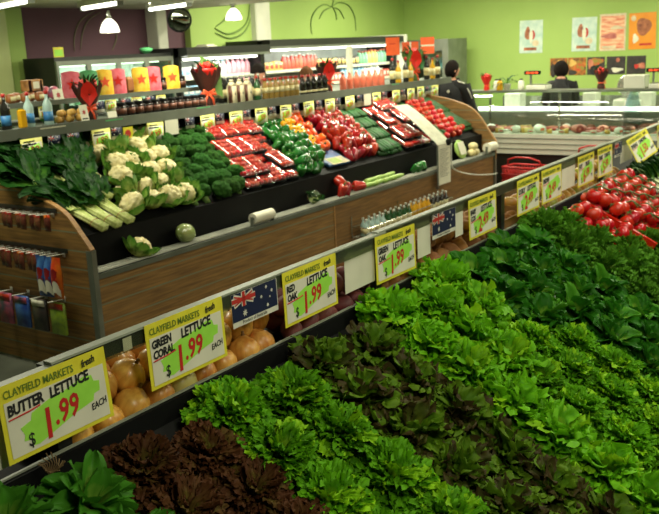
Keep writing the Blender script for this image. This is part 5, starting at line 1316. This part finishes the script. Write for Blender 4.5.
motif('fruit_drawing', 'pale leaf outline painted on the purple wall behind the pendant lamp', [[(6.85, 2.08), (6.87, 2.25), (6.98, 2.42), (7.2, 2.53)], [(6.94, 2.1), (7.0, 2.3), (7.12, 2.44), (7.3, 2.52)], [(7.42, 2.08), (7.5, 2.2), (7.52, 2.3)]], 'motif_pale', YW + .09, .009)
# ------------------------------------------------------------------ deli counter
DX = 11.0; DY0, DY1 = -1.2, 5.9
deli = thing('deli_counter', 'long deli counter with sloping curved glass and lit display deck', 'deli counter', (DX, 2.35, 0))
def ds(nm, mb, m, par=None, smooth=False):
    o = ob(nm, mb, m, par or deli, smooth)
    if par is None: o.location = (-DX, -2.35, 0)
    return o
mat('deli_base', (206, 208, 192), (196, 198, 182), scale=4, rough=.35)
ds('kick_panel', MB().box(DX + .08, DX + .9, DY0, DY1, 0, .48), 'black_metal')
ds('front_band', MB().box(DX, DX + .1, DY0, DY1, .50, .76), 'deli_base')
for z in (.56, .63, .70): ds('band_groove', MB().box(DX - .006, DX, DY0, DY1, z, z + .012), 'grey_metal')
ds('display_deck', MB().box(DX + .1, DX + .85, DY0, DY1, .70, .76), 'deli_base')
ds('rear_cabinet', MB().box(DX + .85, DX + .95, DY0, DY1, 0, .98), 'grey_metal')
ds('light_rail', MB().box(DX + .62, DX + .74, DY0, DY1, 1.03, 1.06), 'white_paint')
ds('light_tube', MB().box(DX + .60, DX + .62, DY0 + .05, DY1 - .05, 1.02, 1.07), 'tube_glow')
ds('counter_top', MB().box(DX + .30, DX + .62, DY0, DY1, 1.285, 1.315), 'grey_metal')
gl = MB(); cur = arc_prof([(DX + .02, .76), (DX + .03, .98), (DX + .12, 1.18), (DX + .30, 1.30)], 5)
for ya, yb in ((DY0, 2.98), (3.02, DY1)):
    g_ = MB(); g_.grid([[Vector((x, y, z)) for x, z in cur] for y in (ya, yb)]); ds('front_glass', g_, 'clear_glass', None, True)
for y in (3.0, DY1 - .01, DY0 + .01):
    ds('end_glass', MB().prism([(a, b) for a, b in cur] + [(DX + .6, 1.285), (DX + .84, 1.0), (DX + .84, .76)], 'y', y - .006, y + .006), 'clear_plastic')
for y in (5.0, 4.0, 2.0, 1.0): ds('post', MB().box(DX + .52, DX + .55, y - .012, y + .012, .76, 1.285), 'chrome')
area('deli_lamp', (DX + .55, 2.4, 1.24), .1, 6.8, 8, (0, 0, 0), (.96, 1, .95))
mat('meat_pink', (206, 130, 110), (170, 90, 80), scale=10, rough=.35, var=.2)
mat('meat_brown', (140, 86, 56), (110, 60, 40), scale=10, rough=.4, var=.2)
mat('cheese_pale', (226, 206, 140), (214, 190, 120), scale=6, rough=.4, var=.1)
mat('sausage_red', (160, 66, 50), (130, 50, 40), scale=8, rough=.3, var=.15)
HAM = ('ham', 'meat', MB().ball((0, 0, .06), (.09, .11, .065), 20, 12, lambda d: 1 + .08 * noise.noise(d * 2)).mesh('ham', 'meat_pink'), [('cut_face', MB().lathe([(.001, 0), (.05, 0), (.055, .004), (.05, .006)], 16, M=Matrix.Translation((-.088, 0, .06)) @ Matrix.Rotation(pi / 2, 4, 'Y')).mesh('cut_face', 'sausage_red'))])
ROA = ('roast', 'meat', MB().ball((0, 0, .05), (.08, .1, .055), 20, 12, lambda d: 1 + .15 * noise.noise(d * 3)).mesh('roast', 'meat_brown'), [])
CHE = ('cheese_wedge', 'cheese', MB().prism([(-.09, -.05), (.09, 0), (-.09, .05)], 'z', 0, .07).mesh('cheese_wedge', 'cheese_pale'), [('rind', MB().box(-.094, -.0905, -.05, .05, 0, .072).mesh('rind', 'snack_yellow'))])
SAU = ('salami', 'sausage', MB().tube([(0, -.15, .035), (0, -.13, .035), (0, .13, .035), (0, .15, .035)], [.018, .035, .035, .018], 14).mesh('salami', 'sausage_red'), [('tie', MB().tube([(0, .15, .035), (0, .165, .035)], [.008, .012], 8).mesh('tie', 'white_paint'))])
BAG = ('wrapped_parcel', 'parcel', MB().ball((0, 0, .05), (.08, .09, .06), 18, 12, lambda d: 1 + .2 * noise.noise(d * 4)).mesh('wrapped_parcel', 'pack_white'), [('label', MB().rbox(-.084, -.08, -.03, .03, .03, .07, .001).mesh('label', 'pack_red'))])
TRY = ('meat_tray', 'tray', MB().rbox(-.13, .13, -.17, .17, 0, .025, .01).mesh('meat_tray', 'pack_white'), [('slices', MB().ball((0, 0, .03), (.11, .15, .03), 18, 8, lambda d: 1 + .12 * noise.noise(d * 6)).mesh('slices', 'meat_pink'))])
random.seed(51)
KN = [HAM, ROA, CHE, SAU, BAG, TRY]
KL = ['pink ham', 'brown roast', 'pale cheese wedge', 'red salami', 'white wrapped parcel', 'tray of sliced meat']
for r in range(3):
    for i in range(32):
        k = random.randrange(6) if r else random.choice([0, 1, 2, 4, 5, 2])
        y = 5.75 - .178 * i - .06 * (r % 2)
        if y < .6: break
        sp_ = KN[k]
        spawn(sp_, f'{KL[k]} in the deli display, {ORD[i]} from the far gondola end, {["front", "middle", "back"][r]} row', (DX + .22 + .21 * r + random.uniform(-.03, .03), y + random.uniform(-.03, .03), .762), (0, 0, random.uniform(-.9, .9) if k != 5 else 0), random.uniform(.66, .92), 'deli meats and cheeses')
# platform of price tickets inside
TK = MB().box(0, .002, -.04, .04, 0, .05).mesh('ticket_card', 'white_card'); TKF = MB().box(-.004, .03, -.02, .02, 0, .004).mesh('foot', 'clear_plastic'); TKL = MB().box(-.0012, -.0003, -.03, .03, .02, .035).mesh('lettering', 'ink_red')
for i in range(12):
    spawn(('deli_ticket', 'price ticket', TK, [('foot', TKF), ('lettering', TKL)]), f'small white ticket at the front of the deli display, {ORD[i]} from the far gondola end', (DX + .115, 5.5 - .42 * i, .762), (0, -.2, 0), 1.0, 'deli display tickets')
# things on the counter
def scale_display(x, y, lab, h=.2):
    t = thing('shop_scale', lab, 'scale', (x, y, 1.316))
    ob('base', MB().rbox(-.12, .12, -.14, .14, 0, .06, .01), 'white_paint', t)
    ob('platter', MB().rbox(-.11, .11, -.13, .13, .065, .075, .004), 'chrome', t)
    ob('platter_stem', MB().box(-.03, .03, -.03, .03, .06, .065), 'grey_metal', t)
    ob('pole', MB().box(-.012, .012, .10, .124, .06, h), 'grey_metal', t)
    hd = ob('display_head', MB().rbox(-.03, .03, -.02, .2, h, h + .05, .008), 'black_plastic', t)
    for q in range(3):
        ob('digits', MB().box(-.0315, -.0302, .0 + .06 * q, .045 + .06 * q, h + .014, h + .036), 'display_red', hd)
scale_display(11.47, 4.27, 'shop scale with red lit display on the deli counter, left of the shop worker')
scale_display(11.47, 2.66, 'shop scale with red lit display on the deli counter near the picture edge')
T(ob('cash_box', MB().rbox(-.12, .12, -.13, .13, 0, .17, .01), 'deli_base', loc=(11.48, 2.98, 1.316)), 'pale grey boxy machine on the deli counter beside the scale', 'machine')
bouquet((11.44, 3.42, 1.316), 'red bouquet in brown wrap standing on the deli counter by the glass divider', .92, 1.35, 'wrap_brown', 'wrap_red', False, seed=8)
bouquet((11.44, 5.02, 1.316), 'small red flower pot bouquet at the far end of the deli counter', .75, 1.35, 'wrap_red', 'wrap_red', False, seed=9)
def plant(x, y, lab):
    t = thing('potted_plant', lab, 'plant', (x, y, 1.316))
    ob('pot', MB().lathe([(.04, 0), (.055, .08), (.058, .085), (.05, .085)], 16), 'white_paint', t, True)
    g = MB(); rn = random.Random(12)
    for k in range(14): leaf(g, .24, .014, k * 2.4, rn.uniform(.4, 1.3), sh_spoon, 1.4, .002, 1, .3, 5, 8, (0, 0, .07), rnd=rn)
    ob('leaves', g, 'leaf_dark', t, True)
plant(11.46, 4.72, 'spiky dark potted plant on the deli counter')
for i, (y, mt, lab) in enumerate(((4.86, 'white_paint', 'white tub on the deli counter beside the spiky plant'), (4.80, 'bottle_yellow', 'yellow bottle on the deli counter beside the spiky plant'), (4.50, 'white_paint', 'white dispenser with dark front on the deli counter before the scale'))):
    t = thing('counter_item', lab, 'container', (11.42 - .03 * (i == 1), y, 1.316))
    ob('body', MB().lathe([(.04, 0), (.044, .01), (.04, .11), (.02, .13)], 14), mt, t, True); ob('lid', MB().lathe([(.022, .13), (.022, .15), (.002, .152)], 12), 'black_plastic', t, True)
# chrome slicing machine behind the bouquet
t = thing('meat_slicer', 'chrome meat slicer behind the red bouquet', 'slicer', (12.95, 3.45, .961))
ob('base', MB().rbox(-.16, .16, -.2, .2, 0, .12, .02), 'white_paint', t)
ob('blade', MB().lathe([(.15, -.004), (.155, 0), (.15, .004)], 28, M=Matrix.Translation((-.05, 0, .30)) @ Matrix.Rotation(pi / 2, 4, 'Y')), 'chrome', t)
ob('guard', MB().tube([(-.05, .16 * cos(a), .3 + .16 * sin(a)) for a in [i * pi / 12 - .6 for i in range(18)]], .014, 8), 'chrome', t, True)
ob('carriage', MB().box(-.16, -.08, -.16, .05, .14, .16).box(-.1, -.08, -.16, .05, .16, .3), 'chrome', t)
ob('stem', MB().box(-.03, .05, -.05, .05, .12, .32), 'white_paint', t)
ob('handle', MB().tube([(-.12, -.1, .3), (-.14, -.12, .44)], .013, 8), 'black_plastic', t, True)
# work bench behind
t = thing('work_bench', 'steel work bench behind the deli counter', 'bench', (12.95, 2.6, 0))
ob('bench_top', MB().box(-.25, .25, -2.8, 2.9, .92, .96), 'chrome', t)
ob('cabinet', MB().box(-.22, .25, -2.78, 2.88, 0, .92), 'grey_metal', t)
ob('splash_back', MB().box(.23, .25, -2.8, 2.9, .96, 1.12), 'chrome', t)
for i, (y, m, w_) in enumerate(((4.0, 'white_paint', .2), (5.2, 'pack_white', .26), (2.4, 'pack_blue', .3), (3.2, 'white_paint', .18))):
    T(ob('bench_box', MB().rbox(-.12, .12, -w_ / 2, w_ / 2, 0, .22, .01), m, loc=(12.95, y, .961)), 'pale box on the work bench, ' + ['beside the shop worker', 'nearest the man in black', 'nearest the picture edge', 'beside the slicer'][i], 'box', 'boxes on the work bench')
# ------------------------------------------------------------------ posters
mat('poster_silver', (170, 200, 190), (206, 220, 206), scale=9, rough=.25)
mat('poster_cream', (224, 206, 170), rough=.4); mat('poster_salmon', (214, 110, 80), (240, 200, 160), scale=9, rough=.35, stretch=(1, .6, 3))
mat('poster_orange', (232, 150, 40), (224, 136, 30), scale=5, rough=.3)
mat('pic_brown', (120, 60, 40), (180, 110, 70), scale=14, rough=.4); mat('pic_mixed', (206, 120, 40), (70, 60, 30), scale=14, rough=.4); mat('pic_veg', (200, 70, 40), (120, 140, 50), scale=16, rough=.4)
mat('pic_dark', (38, 34, 32), (60, 54, 50), scale=12, rough=.4); mat('pic_flesh', (206, 130, 100), (160, 80, 60), scale=10, rough=.4)
PX = XW - .004
def poster(ya, yb, z0, z1, m, lab, shapes, nm='poster', cat='poster', tilt=0):
    t = thing(nm, lab, cat, (PX, (ya + yb) / 2, z0), (tilt, 0, 0))
    w_ = abs(ya - yb); h = z1 - z0
    ob('sheet', MB().box(-.002, .0, -w_ / 2, w_ / 2, 0, h), m, t)
    for k, (pn, mt, pts) in enumerate(shapes):
        mb = MB(); mb.prism([(-u * w_ / 2, v * h) for u, v in pts][::-1], 'x', -.0034 - .0006 * k, -.0026 - .0006 * k); ob(pn, mb, mt, t)
def blob(cx_, cy_, rx, ry, n=14, s_=0.0):
    return [(cx_ + rx * (1 + s_ * sin(3 * a + cx_ * 9)) * cos(a), cy_ + ry * (1 + s_ * sin(3 * a + cx_ * 9)) * sin(a)) for a in [2 * pi * k / n for k in range(n)]]
def rect(a, b, c, d): return [(a, b), (c, b), (c, d), (a, d)]
for i, (ya, yb) in enumerate(((5.75, 5.34), (4.84, 4.43))):
    poster(ya, yb, 1.75, 2.29, 'poster_silver', 'shiny pale blue poster with a bottle picture, ' + ['alone away from the others' , 'first of the row of three'][i], [('picture', 'pic_brown', blob(-.3, .6, .25, .2, 14, .1)), ('picture', 'flag_red', blob(.15, .55, .2, .14)), ('picture', 'white_card', blob(.0, .5, .16, .2, 12, .15)), ('picture', 'poster_cream', blob(.4, .3, .3, .1)), ('lettering', 'pic_brown', rect(-.6, .08, .5, .17))], tilt=.01)
poster(4.38, 3.96, 1.74, 2.32, 'poster_cream', 'cream framed poster of sliced pink meat, middle of the row of three', [('picture', 'poster_salmon', rect(-.88, .06, .88, .94)), ('picture', 'poster_cream', blob(.3, .62, .5, .05, 14, .2)), ('picture', 'meat_pink', blob(-.2, .4, .6, .07, 14, .2)), ('lettering', 'poster_cream', rect(-.8, .07, .3, .14))])
poster(3.91, 3.49, 1.75, 2.31, 'poster_orange', 'orange poster with a dark meat picture, last of the row of three', [('picture', 'pic_brown', blob(.1, .62, .55, .24, 16, .1)), ('picture', 'white_card', blob(-.5, .3, .22, .13, 12, .2)), ('emblem', 'poster_cream', blob(-.65, .86, .18, .08)), ('lettering', 'flag_red', rect(-.2, .1, .7, .16))], tilt=-.015)
PH = [((5.2, 4.9), 'pic_mixed', 'photo print of yellow food and dark bowl', [('picture', 'snack_yellow', blob(.2, .6, .5, .28, 14, .2)), ('picture', 'pic_dark', blob(-.6, .3, .4, .4, 12, .1))]),
      ((4.89, 4.59), 'pic_mixed', 'photo print of red and orange vegetables', [('picture', 'pic_veg', blob(.3, .5, .5, .3, 14, .2)), ('picture', 'snack_yellow', blob(-.5, .7, .4, .2, 14, .2)), ('picture', 'pic_dark', blob(-.5, .15, .5, .15, 14, .1))]),
      ((4.57, 4.28), 'pic_dark', 'photo print with a dark head and pink flowers', [('picture', 'pic_veg', blob(.1, .75, .7, .2, 14, .2)), ('picture', 'pic_flesh', blob(-.6, .6, .3, .3, 14, .1)), ('picture', 'ink_black', blob(-.2, .25, .5, .28, 18))]),
      ((4.25, 3.95), 'pic_dark', 'photo print of a white whisk on dark ground', [('picture', 'white_card', blob(.1, .25, .6, .13, 14, .25)), ('picture', 'pic_flesh', blob(.2, .8, .2, .12))]),
      ((3.93, 3.63), 'pic_dark', 'photo print of a hand reaching from one side', [('picture', 'pic_flesh', blob(.5, .45, .5, .15, 14, .2)), ('picture', 'flag_red', blob(.05, .42, .25, .12, 12, .2))])]
for (ya, yb), m, lab, shp in PH: poster(ya, yb, 1.365, 1.65, m, lab + ' in the strip above the counter', shp, 'photo_print', 'photo print')
# ------------------------------------------------------------------ red shopping baskets
mat('basket_red', (196, 30, 26), (172, 24, 22), scale=10, rough=.35)
def basket_parts():
    m = MB(); w_, d, h = .24, .16, .22
    def ring(z, k): return [(-w_ * k, -d * k, z), (w_ * k, -d * k, z), (w_ * k, d * k, z), (-w_ * k, d * k, z)]
    m.tube(ring(h, 1.0), .012, 6, True); m.tube(ring(h * .5, .93), .007, 6, True); m.tube(ring(0.006, .86), .008, 6, True)
    for k in range(13):
        u = -1 + 2 * k / 12
        for s_ in (-1, 1): m.tube([(u * w_ * .86, s_ * d * .86, .006), (u * w_, s_ * d, h)], .006, 5)
    for k in range(9):
        u = -1 + 2 * k / 8
        for s_ in (-1, 1): m.tube([(s_ * w_ * .86, u * d * .86, .006), (s_ * w_, u * d, h)], .006, 5)
    m.box(-w_ * .85, w_ * .85, -d * .85, d * .85, 0, .008)
    hd = MB().tube(arc_prof([(-w_, 0, h), (-w_ * .9, .05, h + .08), (-w_ * .4, .09, h + .13), (w_ * .4, .09, h + .13), (w_ * .9, .05, h + .08), (w_, 0, h)], 4) if False else [(-w_, 0, h), (-w_ * .9, .04, h + .08), (-w_ * .4, .07, h + .12), (w_ * .4, .07, h + .12), (w_ * .9, .04, h + .08), (w_, 0, h)], .011, 8)
    return m.mesh('basket_body', 'basket_red'), hd.mesh('handle', 'basket_red')
BM, BH = basket_parts()
for i, (x, y, z, rz) in enumerate(((10.55, 4.1, 0.001, 1.45), (10.55, 4.1, .09, 1.5), (10.55, 4.1, .18, 1.48), (10.5, 3.15, .001, 1.6), (10.5, 3.15, .12, 1.6), (10.5, 3.15, .24, 1.6), (10.5, 3.15, .36, 1.6))):
    t = thing('shopping_basket', ['bottom', 'middle', 'topmost'][i] + ' red shopping basket in the stack before the deli counter' if i < 3 else f'red shopping basket in the stack nearer the rail, {ORD[i - 3]} from the floor', 'basket', (x, y, z), (0, 0, rz), 'red shopping baskets')
    link('basket_body', BM, t)
    if i in (2, 6): link('handle', BH, t)

# ------------------------------------------------------------------ people
mat('skin', (196, 140, 112), (184, 126, 100), scale=8, rough=.5, sss=.05)
mat('cloth_black', (24, 26, 28), (18, 20, 22), scale=30, rough=.8)
mat('cloth_dark', (40, 42, 46), (32, 34, 38), scale=30, rough=.85)
mat('hair_dark', (28, 22, 18), (18, 14, 12), scale=30, rough=.9, spec=.1, stretch=(8, 8, 1)); mat('hair_brown', (104, 70, 44), (80, 52, 34), scale=30, rough=.9, spec=.1, stretch=(8, 8, 1))
mat('eye_white', (232, 230, 222), rough=.2); mat('eye_dark', (40, 28, 20), rough=.2); mat('lip', (170, 90, 80), rough=.4)
def arc_prof3(P):
    xy = arc_prof([(p[0], p[1]) for p in P], 4); z = arc_prof([(p[2], 0) for p in P], 4)
    return [(a, b, c) for (a, b), (c, _) in zip(xy, z)]
def skin_mesh(name, verts, edges, radii, m, root=0, sub=2):
    me = bpy.data.meshes.new(name); me.from_pydata(verts, edges, [])
    o = bpy.data.objects.new(name, me); C.objects.link(o)
    mo = o.modifiers.new('s', 'SKIN'); mo.use_smooth_shade = True
    for i, r in enumerate(radii):
        sv = me.skin_vertices[0].data[i]; sv.radius = r if hasattr(r, '__len__') else (r, r); sv.use_root = (i == root)
    su = o.modifiers.new('u', 'SUBSURF'); su.levels = sub; su.render_levels = sub
    dg = bpy.context.evaluated_depsgraph_get()
    out = bpy.data.meshes.new_from_object(o.evaluated_get(dg))
    bpy.data.objects.remove(o); bpy.data.meshes.remove(me)
    out.name = name; out.materials.clear(); out.materials.append(MATS[m])
    out.polygons.foreach_set('use_smooth', [True] * len(out.polygons))
    return out
def person(loc, rz, h, lab, hair='hair_dark', arms=((.0, .1), (.0, .1)), head_turn=0.0, top='cloth_black', face=True, long_hair=False, nod=0.0, stripe=False, bulk=0.0):
    """standing figure facing +x in its own frame; arms = per side (forward swing of upper arm, elbow bend) in radians"""
    t = thing('person', lab, 'person', loc, (0, 0, rz), None, h / 1.75)
    V_ = [(0, 0, .94), (0, 0, 1.10), (0, 0, 1.28), (0, 0, 1.41), (.0, 0, 1.49), (.01, 0, 1.55)]; E_ = [(0, 1), (1, 2), (2, 3), (3, 4), (4, 5)]
    R_ = [(.11, .15), (.10, .135), (.11, .155), (.07, .10), (.052, .054), (.052, .055)]
    AR = []
    for s_, (sw, bend) in zip((1, -1), arms):
        n = len(V_)
        sh = Vector((0, s_ * .175, 1.40)); el = sh + Vector((sin(sw) * .28, s_ * .05, -cos(sw) * .28)); wr = el + Vector((sin(sw + bend) * .25, -s_ * .01, -cos(sw + bend) * .25)); pa = wr + Vector((sin(sw + bend) * .07, 0, -cos(sw + bend) * .07))
        V_ += [tuple(sh), tuple(el), tuple(wr), tuple(pa)]; R_ += [.062, .044, .027, (.022, .036)]; E_ += [(3, n), (n, n + 1), (n + 1, n + 2), (n + 2, n + 3)]
        AR.append((sh, el, wr, pa, sw + bend, s_))
        d = Vector((sin(sw + bend), 0, -cos(sw + bend))); c_ = Vector((cos(sw + bend), 0, sin(sw + bend)))
        for q, (off, L_) in enumerate(((.024, .066), (.008, .075), (-.008, .07), (-.023, .055))):
            k = len(V_); b0 = pa + c_ * off * 1.0 + d * .03
            V_ += [tuple(b0), tuple(b0 + d * L_ * .5 - Vector((0, s_ * .008, 0))), tuple(b0 + d * L_ - Vector((0, s_ * .026, 0)))]; R_ += [.0095, .0085, .007]; E_ += [(n + 3, k), (k, k + 1), (k + 1, k + 2)]
        k = len(V_); b0 = wr + c_ * .025 + d * .03
        V_ += [tuple(b0), tuple(b0 + c_ * .022 + d * .03), tuple(b0 + c_ * .024 + d * .058)]; R_ += [.012, .010, .008]; E_ += [(n + 2, k), (k, k + 1), (k + 1, k + 2)]
    for s_ in (1, -1):
        n = len(V_); V_ += [(0, s_ * .09, .86), (.01, s_ * .10, .48), (-.015, s_ * .10, .09), (.06, s_ * .11, .045), (.13, s_ * .115, .03)]; R_ += [.088, .058, .038, .04, .028]; E_ += [(0, n), (n, n + 1), (n + 1, n + 2), (n + 2, n + 3), (n + 3, n + 4)]
    bme = skin_mesh('body', V_, E_, R_, 'skin'); link('body', bme, t)
    hd = link('head', None, t, (.015, 0, 1.53), (0, nod, head_turn))
    def hf(d):
        k = 1.0
        if d.z < -.2: k *= 1 - .14 * (-d.z - .2) * (1 if abs(d.y) > .2 else .6)
        if d.x > .7 and -.35 < d.z < .12: k *= 1 + .16 * max(0, 1 - abs(d.y) * 6) * max(0, 1 - abs(d.z + .12) * 4.5)
        return k
    bpy.data.objects.remove(hd)
    Mh = Matrix.Translation((.015, 0, 1.53)) @ Matrix.Rotation(head_turn, 4, 'Z') @ Matrix.Rotation(nod, 4, 'Y')
    hm = MB().ball((.01, 0, .105), (.098, .076, .118), 32, 24, hf, M=Mh)
    for s_ in (1, -1): hm.ball((0, s_ * .077, .10), (.02, .01, .03), 10, 8, M=Mh)
    ob('head', hm, 'skin', t, True)
    if face:
        for s_ in (1, -1):
            e_ = ob('eye', MB().ball((.094, s_ * .032, .115), .012, 10, 8, M=Mh), 'eye_white', t, True); ob('iris', MB().ball((.103, s_ * .032, .115), .006, 8, 6, M=Mh), 'eye_dark', e_, True)
        ob('mouth', MB().tube([Mh @ Vector((.088, -.024, .045)), Mh @ Vector((.1, 0, .043)), Mh @ Vector((.088, .024, .045))], .006, 6), 'lip', t, True)
    hr = MB(); n0 = 26
    P = []
    for j in range(13):
        r = []
        for i in range(n0 + 1):
            a = 2 * pi * i / n0
            fr_ = max(0, cos(a)) ** .7
            low = -.75 if not long_hair else -.95
            top_ = 1.0
            lim = low + (0.42 - low) * min(1, fr_ * 1.25) 
            th0 = math.acos(max(-1, min(1, lim)))
            th = th0 * j / 12
            k = (1.22 if long_hair else 1.12) + .05 * noise.noise(Vector((cos(a) * 3, sin(a) * 3, th * 3)))
            r.append(Mh @ Vector((.006 + .098 * k * sin(th) * cos(a), (.09 if long_hair else .077) * k * sin(th) * sin(a), .11 + .118 * (k if not long_hair else 1.1) * cos(th))))
        P.append(r)
    hr.grid(P); ob('hair', hr, hair, t, True)
    # clothes follow the body
    def garment(nm, keep, off, m):
        vs = bme.vertices; used = {}; V2 = []; F2 = []
        for p in bme.polygons:
            if all(keep(vs[i].co) for i in p.vertices):
                f = []
                for i in p.vertices:
                    if i not in used:
                        used[i] = len(V2); V2.append(tuple(vs[i].co + vs[i].normal * off))
                    f.append(used[i])
                F2.append(f)
        g = MB(); g.v = V2
        for f in F2: g.face(f)
        return link(nm, g.mesh(nm, m, True), t)
    def on_hand(p):
        for sh, el, wr, pa, g, s_ in AR:
            ax = (pa - wr).normalized()
            if (p - wr).dot(ax) > -.005 and (p - wr).length < .3 and p.y * s_ > .13: return True
        return False
    def on_arm(p):
        for sh, el, wr, pa, g, s_ in AR:
            for a_, b_ in ((sh, el), (el, wr)):
                k = max(0, min(1, (p - a_).dot(b_ - a_) / (b_ - a_).length_squared))
                if (p - a_ - (b_ - a_) * k).length < .068: return True
        return False
    jk = garment('jacket', lambda p: p.z > .86 and p.z < 1.515 and not on_hand(p), .022 + bulk, top)
    garment('trousers', lambda p: .07 < p.z < 1.0 and not on_arm(p) and not on_hand(p), .014, 'cloth_dark')
    for s_ in (1, -1): ob('shoe', MB().ball((.05, s_ * .112, .045), (.13, .05, .047), 16, 10), 'black_plastic', t, True)
    if stripe:
        for sh, el, wr, pa, g, s_ in AR:
            ob('sleeve_piping', MB().tube(arc_prof3([(-.045, s_ * .085, 1.50), (-.06, s_ * .14, 1.48), (-.065, s_ * .20, 1.455), tuple(sh * .75 + el * .25 + Vector((-.065, s_ * .075, .0))), tuple(sh * .45 + el * .55 + Vector((-.045, s_ * .078, .0)))]), .007, 6), 'white_paint', jk, True)
        k = MB(); k.prism(star_pts(.0, 1.36, .022, 4, .7), 'x', -.158, -.135); ob('logo_patch', k, 'white_card', jk)
    return t
person((10.75, 5.22, 0), radians(8), 1.74, 'man in black jacket with white piping walking away past the gondola end', arms=((.15, .3), (.35, .9)), head_turn=radians(-38), stripe=True, bulk=.022)
person((12.16, 4.2, 0), radians(20), 1.66, 'dark-haired shop worker in black behind the deli counter', arms=((.5, .9), (.5, .9)), nod=.2, long_hair=True)
person((8.16, 6.5, 0), radians(-120), 1.84, 'dark-haired shopper behind the gondola shelf, half hidden by bottles', arms=((.2, .5), (.2, .5)), nod=.3, top='cloth_dark')
person((9.14, 6.5, 0), radians(-125), 1.78, 'brown-haired shopper looking down behind the dark bottles on the gondola', hair='hair_brown', arms=((.3, .8), (.3, .8)), nod=.45, top='cloth_dark')
